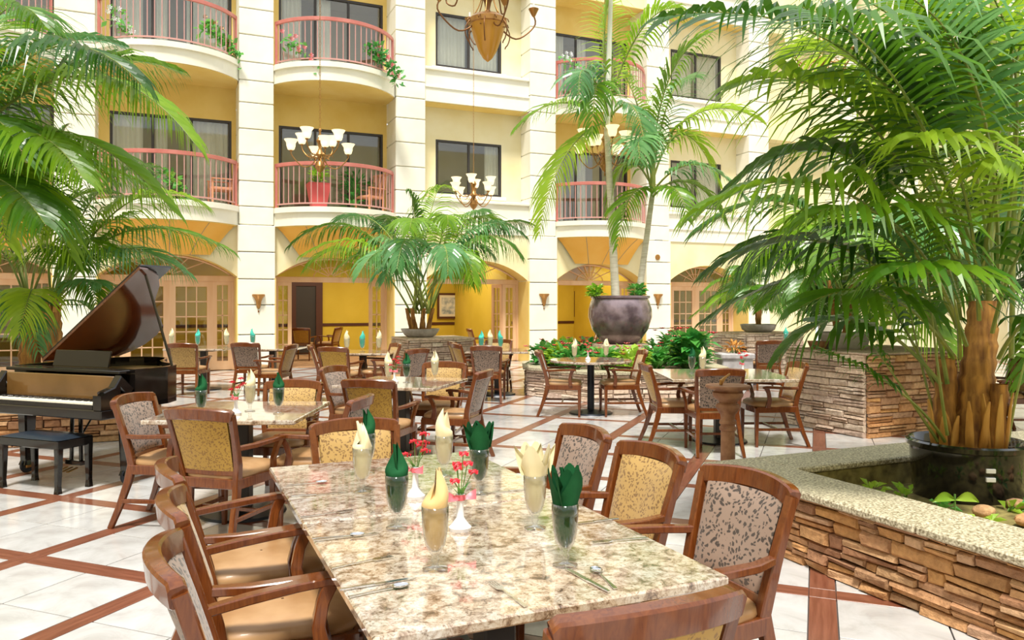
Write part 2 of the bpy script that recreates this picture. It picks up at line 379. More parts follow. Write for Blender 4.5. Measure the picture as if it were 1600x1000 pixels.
# ---- facade
FY = 18.85; RY = 19.6; XC = [1.83+3.65*i for i in range(-3, 6)]; HW = .38
FL = [3.76, 7.06, 10.36, 13.4]
BAL = {-2, -1, 0, 2}
JZ = [0, .85, 1.53, 2.12, 2.74, 3.36, 3.78, 4.36, 4.95, 5.55, 6.15, 6.66, 7.08, 7.7, 8.3, 8.9, 9.5, 9.96, 10.4, 11.1, 11.8, 12.5, 13.2]
for k, xc in enumerate(XC):
    c = struct('column', (xc, FY, 0))
    MB().box(-HW+.03, -.07, 0, HW-.03, .74, 13.2).build('core', M['column'], c)
    for a, b in zip(JZ, JZ[1:]):
        e = .03 if a < 3.3 else 0
        MB().cbox(-HW-e, -.12-e, a+.012, HW+e, .76, b-.012, .012).build('block', M['column'], c)
def bays():
    for i in range(-3, 5):
        yield i, 1.83+3.65*i+HW, 1.83+3.65*(i+1)-HW
nwin = 0; ndoor = 0
def window(x0, x1, z0, z1, y, panels, curtains, deep=1.1):
    global nwin; nwin += 1
    w_ = struct('window_%d' % nwin, (0, 0, 0))
    f = .055; fr = MB(); fr.box(x0, y-.04, z0, x1, y+.05, z0+f); fr.box(x0, y-.04, z1-f, x1, y+.05, z1); fr.box(x0, y-.04, z0+f, x0+f, y+.05, z1-f); fr.box(x1-f, y-.04, z0+f, x1, y+.05, z1-f)
    fr.build('window_frame', M['dark'], w_)
    pw = (x1-x0-2*f)/panels
    for k in range(panels):
        a = x0+f+k*pw
        MB().box(a+.03, y-.005, z0+f, a+pw-.03, y+.003, z1-f).build('pane', M['pane'], w_)
        if k: MB().cbox(a-.03, y-.03, z0+f, a+.03, y+.03, z1-f, .006).build('mullion', M['dark'], w_)
    b = MB()                                    # the dim room behind the glass
    b.add([(x0-.2, y+.1, z0-.02), (x1+.2, y+.1, z0-.02), (x1+.2, y+deep, z0-.02), (x0-.2, y+deep, z0-.02), (x0-.2, y+.1, z1+.1), (x1+.2, y+.1, z1+.1), (x1+.2, y+deep, z1+.1), (x0-.2, y+deep, z1+.1)],
          ((0,1,2,3), (4,7,6,5), (3,2,6,7), (0,3,7,4), (1,5,6,2)))
    b.build('room_behind', M['interior'], w_)
    for (a, c_) in curtains:
        xa = x0+(x1-x0)*a; xb = x0+(x1-x0)*c_; n = max(8, int((xb-xa)/.045))
        MB().grid(lambda u, v: (xa+(xb-xa)*u, y+.14+.025*cos(u*n*pi), z0+.03+(z1-z0-.05)*v), n*2, 1).build('curtain', M['curtain'], w_, smooth='all')
    return w_
# upper storeys
up = struct('wall_front_upper')
for i, xl, xr in bays():
    for fl in range(3):
        z0 = FL[fl]; zt = FL[fl+1]-.42 if fl < 2 else 13.2
        mt = M['yellow'] if i in BAL else M['cream']
        bal = i in BAL
        if bal: wx0, wx1, wz0, wz1 = xl+.22, xr-.10, z0+.02, z0+2.12
        else: wx0, wx1, wz0, wz1 = xl+.46, xr-.58, z0+.66, z0+2.06
        y = RY if bal else RY-.28
        if i == 4:
            MB().box(xl, y, z0-.4, xr, y+.15, zt).build('panel_wall', mt, up); MB().box(xl, FY+.02, z0-.42, xr, y+.1, z0-.02).build('slab_edge', M['cream'], up); continue
        m = MB(); m.box(xl, y, z0-.4, wx0, y+.15, zt); m.box(wx1, y, z0-.4, xr, y+.15, zt); m.box(wx0, y, wz1, wx1, y+.15, zt); m.box(wx0, y, z0-.4, wx1, y+.15, wz0)
        m.build('panel_wall', mt, up)
        if bal: cur = [(.0, .26), (.36, .46), (.62, .98)] if i == -1 else ([(.30, .40)] if i == 0 and fl == 0 else [(.0, .22), (.36, .5)]); pn = 3
        else: cur = [(.78, 1.0)] if i == 1 and fl == 0 else [(.02, .48), (.53, .98)]; pn = 2
        window(wx0, wx1, wz0, wz1, y+.05, pn, cur)
        # soffit and slab of the storey
        MB().box(xl, FY+.02, z0-.42, xr, y, z0-.405).build('soffit', M['yellow'], up)
        MB().box(xl, FY+.02, z0-.405, xr, y+.1, z0-.02).build('slab_edge', M['cream'], up)
        if not bal:
            MB().box(xl, FY-.03, z0-.40, xr, y, z0+.42).build('spandrel', M['column'], up)
            MB().cbox(xl, FY-.09, z0+.38, xr, y, z0+.46, .015).build('sill', M['column'], up)
            MB().cbox(xl, FY-.06, z0-.06, xr, FY, z0-.01, .01).build('band', M['column'], up)
            MB().cbox(wx0-.12, y-.06, wz0-.10, wx1+.12, y+.02, wz0-.01, .01).build('sill', M['column'], up)
MB().box(-12, 19.9, 3.0, 24, 20.0, 3.3).build('upper_floor_edge', M['cream'], up)
# balconies
def make_balcony(i, fl, label):
    xl, xr = 1.83+3.65*i+HW, 1.83+3.65*(i+1)-HW; z = FL[fl]; xm = (xl+xr)/2; h = (xr-xl)/2; b = .9
    R = (h*h+b*b)/(2*b); a_ = math.asin(h/R)
    def arc(t, off=0): a = -a_+2*a_*t; return ((R+off)*sin(a), -((R+off)*cos(a)-(R-b))+0.0)
    t = thing('balcony', label, 'balcony', (xm, FY-.05, z)); n = 24
    def slab(off, za, zb, name, mt):
        pts = [arc(k/n, off) for k in range(n+1)]; pts = [(max(-h, min(h, x)), min(y, .0)) for x, y in pts]
        MB().prism(pts+[(h, .3), (-h, .3)], za, zb).build(name, mt, t)
    slab(0, -.42, -.12, 'slab', M['column']); slab(.06, -.12, -.0, 'slab_lip', M['column']); slab(-.03, -.435, -.42, 'soffit', M['yellow'])
    rl = thing('railing', '', ''); del rl['label'], rl['category']; rl.parent = t
    top = [Vector((*arc(k/n, -.06), 1.0)) for k in range(n+1)]
    MB().sweep(top, .05, .085, Vector((0, 0, 1)) if False else [Vector((p.x, p.y+R-b, 0)).normalized() for p in top], .2).build('handrail', M['rail'], rl)
    low = [Vector((p.x, p.y, .09)) for p in top]; MB().sweep(low, .03, .03, [Vector((p.x, p.y+R-b, 0)).normalized() for p in low]).build('lower_rail', M['baluster'], rl)
    for sx in (0, 1):
        p = arc(sx*.985+.0075, -.06); MB().cbox(p[0]-.03, p[1]-.03, -.0, p[0]+.03, p[1]+.03, 1.0, .005).build('end_post', M['rail'], rl)
    bm = MB().box(-.010, -.010, .09, .010, .010, .98).mesh('baluster', M['baluster']); nb = 24
    for k in range(1, nb):
        p = arc(k/nb, -.06); inst('baluster', bm, rl, (p[0], p[1], 0))
    if fl == 0 :                                # flared panels that carry the lowest balcony
        for k in range(4):
            def fn(u, v):
                s_ = (k+u)/4; x0, y0 = arc(s_, -.08); y0 = min(y0, 0); xb = (s_*2-1)*h*.58; e = v**.85
                return (x0*(1-e)+xb*e, y0*(1-e)-.03*e, -.42-.69*v)
            MB().grid(fn, 6, 5).build('flared_panel', M['corbel'], t, smooth='all')
            if k: MB().tube([Vector(fn(0, v/5))+Vector((0, -.004, 0)) for v in range(6)], .008, 4).build('seam', M['joint'], t)
    return t
BL = {(-1,0): 'curved balcony with wooden rocker above the closed glazed arch behind the grand piano', (0,0): 'curved balcony with red planter box above the open arch with mustard room', (2,0): 'curved balcony behind the slim twin palms of the plum pot, lower storey',
      (-1,1): 'upper curved balcony with trailing vine, above the balcony with the wooden rocker', (0,1): 'upper curved balcony with pink flowers, above the balcony with the red planter box', (2,1): 'upper curved balcony behind the palm crown over the plum pot',
      (-2,0): 'lower curved balcony hidden behind the palms beyond the piano', (-2,1): 'upper curved balcony hidden behind the palms beyond the piano'}
for (i, fl), lb in BL.items(): make_balcony(i, fl, lb)
# ground floor arcade
gr = struct('wall_front_arcade')
def arch_z(x, xl, xr): xm = (xl+xr)/2; h = (xr-xl)/2; r = .53; R = (h*h+r*r)/(2*r); return 2.15+sqrt(max(0, R*R-(x-xm)**2))-(R-r)
for i, xl, xr in bays():
    if i == 4: MB().box(xl, FY, 0, xr-.9, FY+.5, 3.36).box(xr-.9, FY, 2.2, xr, FY+.5, 3.36).build('blank_wall', M['cream'], gr); continue
    n = 20; m = MB(); xs = [xl+(xr-xl)*k/n for k in range(n+1)]
    for yy in (FY, FY+.5):
        m.add([p for x in xs for p in ((x, yy, arch_z(x, xl, xr)), (x, yy, 3.36))], [(2*k, 2*k+2, 2*k+3, 2*k+1) for k in range(n)])
    m.build('arch_spandrel', M['cream'], gr)
    MB().add([p for x in xs for p in ((x, FY-.01, arch_z(x, xl, xr)), (x, FY+.6, arch_z(x, xl, xr)))], [(2*k, 2*k+1, 2*k+3, 2*k+2) for k in range(n)]).build('arch_soffit', M['yellow'], gr)
    for s_, x in ((1, xl), (-1, xr)): MB().box(min(x, x+s_*.05), FY-.13, 0, max(x, x+s_*.05), FY+.7, 2.15).build('reveal', M['yellow'], gr)
def glazed(nm, x0, x1, z0, z1, y, nx, nz, rz=0, piv=None, leafw=.09):
    """a glazed door leaf or side light: stiles, rails, muntins and single panes"""
    global ndoor
    ndoor += 1
    d = struct('door_%d' % ndoor, ((piv if piv is not None else x0), y, 0)); d.rotation_euler = (0, 0, rz); ox = piv if piv is not None else x0
    a, b = x0-ox, x1-ox; f = MB(); f.box(a, -.025, z0, a+leafw, .025, z1); f.box(b-leafw, -.025, z0, b, .025, z1); f.box(a+leafw, -.025, z1-leafw, b-leafw, .025, z1); f.box(a+leafw, -.025, z0, b-leafw, .025, z0+.2)
    f.build('door_frame', M['peach'], d)
    ga, gb, gc, gd = a+leafw, b-leafw, z0+.2, z1-leafw; pw, ph = (gb-ga)/nx, (gd-gc)/nz
    pm = MB().box(0, -.004, 0, pw-.02, .004, ph-.02).mesh('pane', M['pane'])
    vm = MB().box(-.013, -.015, gc, .013, .015, gd).mesh('muntin', M['peach']); hm = MB().box(ga, -.015, -.013, gb, .015, .013).mesh('muntin', M['peach'])
    for k in range(1, nx): inst('muntin', vm, d, (ga+k*pw, 0, 0))
    for k in range(1, nz): inst('muntin', hm, d, (0, 0, gc+k*ph))
    for p in range(nx):
        for q in range(nz): inst('pane', pm, d, (ga+p*pw+.01, 0, gc+q*ph+.01))
    return d
DY = 19.45
for i, xl, xr in bays():
    if i == 4: continue
    t_ = struct('trim_%d' % (i+4)); zh = 2.08
    MB().cbox(xl, DY-.06, zh, xr, DY+.06, zh+.13, .01).build('header', M['peach'], t_)
    for x in (xl, xr-.1): MB().cbox(x, DY-.06, 0, x+.1, DY+.06, zh, .01).build('jamb', M['peach'], t_)
    xm = (xl+xr)/2; fan = MB()
    fm = MB()
    for k in range(1, 8):
        a = pi*k/8; L = .2
        dx, dz = cos(a), sin(a)
        s_ = 0
        while s_ < 1.6 and abs(dx*s_) < (xr-xl)/2-.02 and zh+.13+dz*s_ < arch_z(xm+dx*s_, xl, xr): s_ += .02
        MB().sweep([(xm+dx*.06, DY, zh+.13+dz*.06), (xm+dx*s_, DY, zh+.13+dz*s_)], .03, .022, (0, 1, 0)).build('fanlight_bar', M['peach'], t_)
    MB().tube([(xm+.42*cos(pi*k/12), DY, zh+.13+.24*sin(pi*k/12)) for k in range(13)], .012, 4).build('fanlight_ring', M['peach'], t_)
    n = 16; xs = [xl+(xr-xl)*k/n for k in range(n+1)]
    MB().add([p for x in xs for p in ((x, DY+.02, zh+.1), (x, DY+.02, arch_z(x, xl, xr)))], [(2*k, 2*k+2, 2*k+3, 2*k+1) for k in range(n)]).build('fanlight_pane', M['pane'], t_)
    MB().tube([(x, DY, arch_z(x, xl, xr)-.02) for x in xs], .03, 5).build('fanlight_rim', M['peach'], t_)
    if i in (-3, -2, -1, 3):
        e = .1; w_ = xr-xl-.2; sw = .42
        glazed('', xl+.1, xl+.1+sw, .02, zh, DY, 2, 5); glazed('', xr-.1-sw, xr-.1, .02, zh, DY, 2, 5)
        a = xl+.1+sw; b = xr-.1-sw; mid = (a+b)/2
        glazed('', a, mid, .02, zh, DY, 3, 5, leafw=.13); glazed('', mid, b, .02, zh, DY, 3, 5, leafw=.13)
    elif i == 0:
        glazed('', xl+.1, xl+.5, .02, zh, DY, 2, 5); glazed('', xr-.5, xr-.1, .02, zh, DY, 2, 5)
    elif i == 1:
        glazed('', xr-.5, xr-.1, .02, zh, DY, 2, 5); glazed('', xr-.95, xr-.5, .02, zh, DY, 2, 5, rz=radians(-75), piv=xr-.5)
    else:
        glazed('', xl+.1, xl+.35, .02, zh, DY, 1, 5); glazed('', xr-.5, xr-.1, .02, zh, DY, 2, 5)
# rooms behind the arcade
wb = struct('wall_room_back'); MB().box(-12, 24.6, 0, 24, 24.8, 3.2).build('plaster', M['room'], wb)
MB().cbox(-12, 24.57, .86, 24, 24.61, .95, .005).build('chair_rail', M['frame'], wb)
MB().box(3.35, 24.5, 0, 3.55, 24.58, 2.1).box(4.15, 24.5, 0, 4.35, 24.58, 2.1).box(3.35, 24.5, 2.1, 4.35, 24.58, 2.25).build('inner_door_frame', M['frame'], wb)
MB().box(3.55, 24.55, 0, 4.15, 24.59, 2.1).build('inner_doorway', M['dark'], wb)
ceil = struct('ceiling'); MB().box(-12, 19.5, 2.95, 24, 24.8, 3.3).build('room_ceiling', M['yellow'], ceil)
for k, xx in enumerate((-2.0, 8.7, 13.2)):
    wp = struct('wall_partition_%d' % (k+1)); MB().box(xx, 20.2, 0, xx+.15, 24.6, 2.95).build('plaster', M['room'], wp)
wr = struct('wall_right'); m = MB(); m.box(20.6, 3, 0, 21, 19.5, 13.2); m.build('plaster', M['cream'], wr)
for nm_, bx_ in (('wall_left', (-10.4, -10.0, -10, 19.5)), ('wall_back', (-10, 21, -9.9, -9.5))):
    w__ = struct(nm_)
    MB().box(bx_[0], bx_[2], 0, bx_[1], bx_[3], 11.5).build('plaster', M['cream'], w__)
for k in range(4):
    c = struct('column', (20.5, 6.0+3.65*k, 0)); MB().cbox(-.15, -.38, 0, .15, .38, 13.2, .02).build('block', M['column'], c)
# picture frames, sconces, small signs
def picture(px0, py0, px1, py1, Y, label):
    a = Y_(px0, py1, Y); b = Y_(px1, py0, Y); t = thing('framed_picture', label, 'picture', (a.x, Y, a.z)); w_ = b.x-a.x; h = b.z-a.z; e = .07
    MB().box(0, -.03, 0, w_, 0, e).box(0, -.03, h-e, w_, 0, h).box(0, -.03, e, e, 0, h-e).box(w_-e, -.03, e, w_, 0, h-e).build('picture_frame', M['frame'], t)
    MB().box(e, -.015, e, w_-e, 0, h-e).build('mount', M['mount'], t)
    MB().box(e+.08, -.02, e+.08, w_-e-.08, -.005, h-e-.08).build('painting', M['canvas1'], t)
picture(683, 458, 733, 498, 24.55, 'framed landscape painting on the mustard wall seen through the middle arch')
picture(897, 455, 925, 495, 24.55, 'dark framed picture on the room wall half behind the plum pot')
def sconce(px, py, label):
    p = Y_(px, py, FY-.16); t = thing('wall_sconce', label, 'wall lamp', p)
    M_ = Matrix.Rotation(0, 4, 'X')
    MB().lathe([(.0, -.22), (.035, -.20), (.03, -.17), (.05, -.14), (.06, -.05), (.09, .03), (.13, .07), (.145, .10), (.14, .12), (.11, .12), (.0, .06)], 14).build('shade', M['brass'], t, smooth=True)
    MB().lathe([(0, -.30), (.02, -.28), (.012, -.25), (0, -.24)], 10).build('finial', M['brassdark'], t, smooth=True)
    MB().box(-.04, .0, -.18, .04, .05, .02).build('wall_plate', M['brassdark'], t)
sconce(404, 468, 'bronze half-cone sconce on the pale column beside the open arch with mustard room')
sconce(850, 466, 'bronze half-cone sconce on the pale column behind the upright cream-lit chairs')
sconce(1028, 466, 'bronze half-cone sconce on the pale column just beyond the plum pot')
p = Y_(1030, 378, FY-.14); t = MB().cbox(-.12, 0, -.07, .12, .05, .07, .01).build('wall_speaker', M['sign'], loc=p); tag(t, 'small grey box fixed high on the column above the plum pot', 'wall box')
p = Y_(1027, 402, FY-.14); t = MB().lathe([(0, 0), (.08, 0), (.08, .03), (0, .04)], 14, Matrix.Rotation(pi/2, 4, 'X')).build('wall_detector', M['brass'], loc=p); tag(t, 'round tan fitting on the column below the small grey box', 'wall fitting')
# ================================================================== STONE PLANTERS
def stone_meshes(L, h, n=4, dep=.05):
    out = []
    for k in range(n):
        j = lambda s_: rnd.uniform(-s_, s_)
        vs = []
        for (d, ins) in ((0, 0), (dep*.6, .0), (dep, min(.010, h*.16))):
            for (x, z) in ((0, 0), (L, 0), (L, h), (0, h)):
                vs.append((x+(ins if x == 0 else -ins)+j(.003), -d+(j(.012) if d == dep else 0), z+(ins if z == 0 else -ins)+j(.006)))
        fs = []
        for r in (0, 1):
            for q in range(4): fs.append((r*4+q, r*4+(q+1)%4, r*4+4+(q+1)%4, r*4+4+q))
        fs.append((8, 9, 10, 11)); out.append(MB().add(vs, fs))
    return out
_sc = {}
def stone_wall(parent, p0, p1, z0, z1, mt, hmin=.04, hmax=.075, lmin=.10, lmax=.34, joined=False, limit=150, name='stone', cache=True):
    """irregular ledge stones, one object each, laid in broken courses from p0 to p1 (outside is on the right of p0->p1)"""
    p0 = Vector(p0); p1 = Vector(p1); L = (p1-p0).length; yaw = math.atan2(p1.y-p0.y, p1.x-p0.x); z = z0; J = MB(); R = Matrix.Translation((p0.x, p0.y, 0)) @ Matrix.Rotation(yaw, 4, 'Z')
    while z < z1-.015:
        h = rnd.uniform(hmin, hmax)
        if z+h > z1-.02: h = z1-z
        x = 0
        while x < L-.01:
            l = rnd.uniform(lmin, lmax)
            if L-x-l < lmin*.6: l = L-x
            sub = [(z, h)] if h < .055 or rnd.random() < .6 else [(z, h*.5), (z+h*.5, h*.5)]
            for zz, hh in sub:
                lq = round(l/.02)*.02; hq = round(hh/.004)*.004; key = (lq, hq, mt.name, rnd.randrange(2))
                dp = rnd.uniform(.0, .028)
                if joined:
                    s_ = stone_meshes(l-.004, hh-.004, 1, .04)[0]; o = len(J.v)
                    J.add([R@Vector((v[0]+x, v[1]-dp+.01, v[2]+zz)) for v in s_.v], s_.f)
                else:
                    if key not in _sc: _sc[key] = stone_meshes(lq-.005, hq-.005, 1)[0].mesh('stone', mt)
                    o = inst(name, _sc[key], parent, R@Vector((x, .015-dp, zz)), (0, 0, yaw), (l/lq, 1, hh/hq))
            x += l
        z += h
    if joined: J.build(name+'_courses', mt, parent, kind='stuff')
# near planter with flecked granite coping
pl = thing('stone_planter', 'low ledge-stone planter with flecked granite coping holding the black pot and giant palm', 'planter')
X0, X1, YA, YB = 3.48, 8.2, -.6, 4.36
MB().box(X0, YA, 0, X0+.25, YB, .405).box(X0+.25, YB-.25, 0, X1, YB, .405).box(X1-.2, YA, 0, X1, YB-.25, .405).box(X0+.25, YA, 0, X1-.2, YA+.2, .405).build('core', M['mortar'], pl)
stone_wall(pl, (X0, YB+.03), (X0, 1.2), 0, .405, M['stone'], .038, .085, .08, .36)
stone_wall(pl, (X1, YB), (X0, YB), 0, .405, M['stone'], .05, .09, .15, .4, joined=True)
stone_wall(pl, (X0, 1.2), (X0, YA), 0, .405, M['stone'], .05, .09, .15, .4, joined=True)
def coping(parent, a, b, w0, w1, z, name='coping_slab'): pass
for (a, b) in ((-.62, 1.1), (1.104, 2.75), (2.754, 4.44)): MB().cbox(3.39, a, .405, 3.84, b, .45, .01).build('coping_slab', M['granite_rough'], pl)
for (a, b) in ((3.844, 5.3), (5.304, 6.8), (6.804, 8.28)): MB().cbox(a, 4.02, .405, b, 4.44, .45, .01).build('coping_slab', M['granite_rough'], pl)
MB().cbox(7.9, -.6, .405, 8.28, 4.016, .45, .01).build('coping_slab', M['granite_rough'], pl)
MB().box(3.72, YA+.2, .1, 3.80, 4.10, .40).box(3.80, 4.03, .1, X1-.2, 4.10, .40).build('inner_lining', M['mulch'], pl)
MB().grid(lambda u, v: (3.7+4.3*u, -.5+4.7*v, .28+.03*sin(u*17)*cos(v*13)), 24, 24).build('soil', M['mulch'], pl, smooth='all')
# tall box planter beyond it
bx = thing('stone_planter', 'tall square ledge-stone planter carrying a grey trough, beyond the black pot', 'planter')
BX, BY = 7.36, 6.6; BW, BD, BH = 1.75, 1.25, .955
MB().box(BX, BY, 0, BX+BW, BY+BD, BH).build('core', M['mortar'], bx)
stone_wall(bx, (BX, BY+BD), (BX, BY), 0, BH, M['stone_pale'], .055, .085, .12, .42)
stone_wall(bx, (BX, BY), (BX+BW, BY), 0, BH, M['stone'], .06, .095, .14, .46)
stone_wall(bx, (BX+BW, BY), (BX+BW, BY+BD), 0, BH, M['stone'], .06, .1, .2, .5, joined=True)
MB().cbox(BX-.03, BY-.03, BH, BX+BW+.03, BY+BD+.03, BH+.025, .006).build('cap', M['stone_pale'], bx)
# low octagonal planter under the plum pot
oc = thing('stone_planter', 'low octagonal ledge-stone planter full of red flowers around the plum pot', 'planter'); OX = C(13.95, 1.93); RO = 1.78
ov = [Vector((OX.x+RO*cos(-YAW+pi/8+k*pi/4), OX.y+RO*sin(-YAW+pi/8+k*pi/4))) for k in range(8)]
MB().prism([tuple(v) for v in ov], 0, .36).build('core', M['mortar'], oc)
for k in range(8):
    a, b = ov[k], ov[(k+1) % 8]; mid = (a+b)/2-Vector((OX.x, OX.y)); front = mid.dot(Vector((FV.x, FV.y))) < .3
    stone_wall(oc, (a.x, a.y), (b.x, b.y), 0, .44, M['stone_pale'], .06, .09, .16, .4, joined=not front)
def ring(vs, c, r0, r1, z0, z1, k):
    c = Vector((c.x, c.y)); a, b = vs[k], vs[(k+1) % 8]; q = [c+(a-c)*r1, c+(b-c)*r1, c+(b-c)*r0, c+(a-c)*r0]; return MB().prism([tuple(p) for p in q], z0, z1)
for k in range(8): ring(ov, OX, .80, 1.06, .44, .48, k).build('coping_slab', M['granite_rough'], oc)
MB().prism([tuple(Vector((OX.x, OX.y))+(v-Vector((OX.x, OX.y)))*.82) for v in ov], .3, .42).build('soil', M['soil'], oc)
MB().lathe([(.52, .3), (.50, .84), (.0, .84)], 20, c=(OX.x, OX.y, 0)).build('pedestal', M['stone_pale'], oc)
# planter with the broad palm in the middle of the room
cp = thing('stone_planter', 'square pale ledge-stone planter below the wide-spreading middle palm', 'planter'); c0 = C(14.9, -1.6); R = .53
cv = [(c0.x-R*1.0, c0.y-R), (c0.x+R*1.3, c0.y-R), (c0.x+R*1.3, c0.y+R), (c0.x-R, c0.y+R)]
MB().prism(cv, 0, .88).build('core', M['mortar'], cp)
for k in range(4): stone_wall(cp, cv[k], cv[(k+1) % 4], 0, .88, M['stone_pale'], .07, .11, .2, .45, joined=k in (1, 2))
MB().prism([(x+(-.04 if x < c0.x else .04), y+(-.04 if y < c0.y else .04)) for x, y in cv], .88, .92).build('cap', M['stone_pale'], cp)
# planter behind the piano
lp = thing('stone_planter', 'long low ledge-stone planter behind the grand piano holding the shaggy palms', 'planter')
MB().box(-6.5, 9.9, 0, -.15, 11.7, .36).build('core', M['mortar'], lp)
stone_wall(lp, (-4.2, 9.9), (-.15, 9.9), 0, .46, M['stone'], .055, .09, .14, .42); stone_wall(lp, (-6.5, 9.9), (-4.2, 9.9), 0, .46, M['stone'], .06, .1, .2, .4, joined=True)
stone_wall(lp, (-.15, 9.9), (-.15, 11.7), 0, .46, M['stone'], .055, .09, .14, .42, joined=True)
MB().cbox(-6.5, 9.83, .46, -.08, 10.15, .5, .01).build('coping_slab', M['granite_rough'], lp)
MB().cbox(-.42, 10.154, .46, -.08, 11.75, .5, .01).build('coping_slab', M['granite_rough'], lp)
MB().box(-6.4, 10.1, .3, -.4, 11.65, .42).build('soil', M['soil'], lp)
# planter beyond the tall chairs at the far right
fp = thing('stone_planter', 'pale stone planter by the blank cream wall with a small palm', 'planter'); c1 = C(16.8, 5.3)
fv = [(c1.x-.75, c1.y-.5), (c1.x+.75, c1.y-.5), (c1.x+.75, c1.y+.5), (c1.x-.75, c1.y+.5)]
MB().prism(fv, 0, .92).build('core', M['mortar'], fp)
for k in range(4): stone_wall(fp, fv[k], fv[(k+1) % 4], 0, .92, M['stone_pale'], .08, .12, .2, .45, joined=k in (1, 2))
MB().prism([(x, y) for x, y in fv], .92, .95).build('cap', M['stone_pale'], fp)
# ================================================================== FURNITURE
def lerp(a, b, t): return a+(b-a)*t
def make_chair(fab, label):
    """dining armchair: faces +Y, origin on the floor under the seat, back top at y = -.30"""
    t = thing('dining_chair', label, 'chair'); H = .895
    def back(s, v): # s across -1..1, v up 0..1 between seat and crest
        hw = lerp(.195, .226, v); y = lerp(-.215, -.33, v**1.15)-.055*(1-s*s)*v**.5; return Vector((s*hw, y, lerp(.44, H-.03, v)))
    for s in (-1, 1):
        pts = [(s*.235, -.36, 0), (s*.222, -.30, .15), (s*.208, -.245, .32), (s*.199, -.222, .44)]+[tuple(back(s, v)+Vector((s*.012, 0, 0))) for v in (.2, .4, .6, .8, .98)]
        MB().sweep(pts, [.032, .036, .04, .042, .04, .038, .036, .036, .036], [.036, .042, .05, .055, .05, .046, .042, .04, .038], (1, 0, 0)).build('back_leg', M['wood'], t, smooth=True)
        MB().sweep([(s*.225, .215, 0), (s*.225, .215, .2), (s*.225, .215, .42)], [.030, .038, .046], [.030, .038, .046], (1, 0, 0)).build('front_leg', M['wood'], t, smooth=True)
        MB().sweep([tuple(back(s, .46)+Vector((s*.01, .01, 0))), (s*.262, -.13, .640), (s*.285, .02, .650), (s*.292, .12, .655), (s*.285, .17, .648)], [.034, .042, .05, .054, .04], [.03, .03, .028, .028, .024], (1, 0, 0), .3).build('armrest', M['wood'], t, smooth=True)
        MB().sweep([(s*.248, .10, .43), (s*.258, .085, .52), (s*.272, .10, .59), (s*.283, .125, .642)], [.026, .028, .030, .032], [.052, .042, .040, .050], (1, 0, 0)).build('arm_support', M['wood'], t, smooth=True)
        MB().sweep([(s*.228, -.28, .19), (s*.225, .21, .19)], .02, .028, (1, 0, 0)).build('stretcher', M['wood'], t)
    MB().sweep([(-.225, -.02, .19), (.225, -.02, .19)], .022, .026, (0, 1, 0)).build('stretcher', M['wood'], t)
    r = MB(); r.sweep([(-.225, .222, .405), (0, .24, .405), (.225, .222, .405)], .03, .065, (0, 1, 0)); r.sweep([(-.2, -.235, .405), (.2, -.235, .405)], .03, .065, (0, 1, 0))
    for s in (-1, 1): r.sweep([(s*.208, -.235, .405), (s*.235, .22, .405)], .03, .065, (1, 0, 0))
    r.build('seat_rail', M['wood'], t)
    def seat(u, v):
        a = u*2*pi; k = v; ex = .42; cx, sy = cos(a), sin(a)
        x = math.copysign(abs(cx)**ex, cx); y = math.copysign(abs(sy)**ex, sy); w_ = .232 if y > 0 else .212
        prof = [(1.0, .425), (1.04, .445), (1.02, .468), (.90, .487), (.6, .497), (.02, .50)]; q = k*5; i = min(4, int(q)); f = q-i
        rr = lerp(prof[i][0], prof[i+1][0], f); zz = lerp(prof[i][1], prof[i+1][1], f); return (x*w_*rr, y*.235*rr-.0, zz)
    MB().grid(seat, 32, 5).build('seat', M['seat'], t, smooth='all')
    cr = [back(s/6, 1.0)+Vector((0, -.004, -.012+.016*(1-(s/6)**2))) for s in range(-6, 7)]
    cr = [cr[0]+Vector((-.018, .004, -.004))]+cr+[cr[-1]+Vector((.018, .004, -.004))]
    MB().sweep(cr, .046, [.055]+[.075]*13+[.055], (0, 1, .12), .3).build('crest_rail', M['wood'], t, smooth=True)
    MB().sweep([back(s/4, .10)+Vector((0, -.0, 0)) for s in range(-4, 5)], .028, .05, (0, 1, 0)).build('lower_rail', M['wood'], t, smooth=True)
    def pad(u, v):    # padded front
        s = (u*2-1)*.90; vv = .13+v*.80; bulge = .030*(1-abs(2*u-1)**4)*(1-abs(2*v-1)**6); p = back(s, vv); r_ = .0
        return p+Vector((0, .012+bulge, 0))
    MB().grid(pad, 12, 10).build('back_pad', fab, t, smooth='all')
    MB().grid(lambda u, v: back((u*2-1)*.92, .10+v*.86)+Vector((0, -.012, 0)), 10, 6).build('back_panel', fab, t, smooth='all')
    return t
CH = {}
for kk, fab in (('gold', M['gold']), ('grey', M['grey']), ('deep', M['golddeep'])):
    pass
chairs_used = set()
def chair(kk, back_pos, heading, label, group=None):
    h = heading; f = Vector((-sin(h), cos(h), 0)); loc = Vector((back_pos[0], back_pos[1], 0))+f*.31
    if kk not in CH:
        t = make_chair({'gold': M['gold'], 'grey': M['grey'], 'deep': M['golddeep']}[kk], label); CH[kk] = snapshot(t); o = t
        o.location = loc; o.rotation_euler = (0, 0, h)
    else: o = dup(CH[kk], loc, h, label)
    if group: o['group'] = group
    return o
E, Wd, Nn, Ss = -pi/2, pi/2, 0, pi
GT = 'chairs around the long near table'
chair('grey', (0.04, 2.27), E, 'taupe brocade armchair closest to the open end of the long table, opposite the stone coping', GT)
chair('gold', (0.06, 2.88), E, 'armchair with tan back, second of three along the long table, between two taupe ones', GT)
chair('grey', (0.05, 3.47), E+.04, 'taupe armchair third along the long table, partly hidden by the golden-backed chair', GT)
chair('grey', (2.02, 2.40), Wd+.05, 'large armchair with taupe leaf brocade pad beside the granite planter coping', GT)
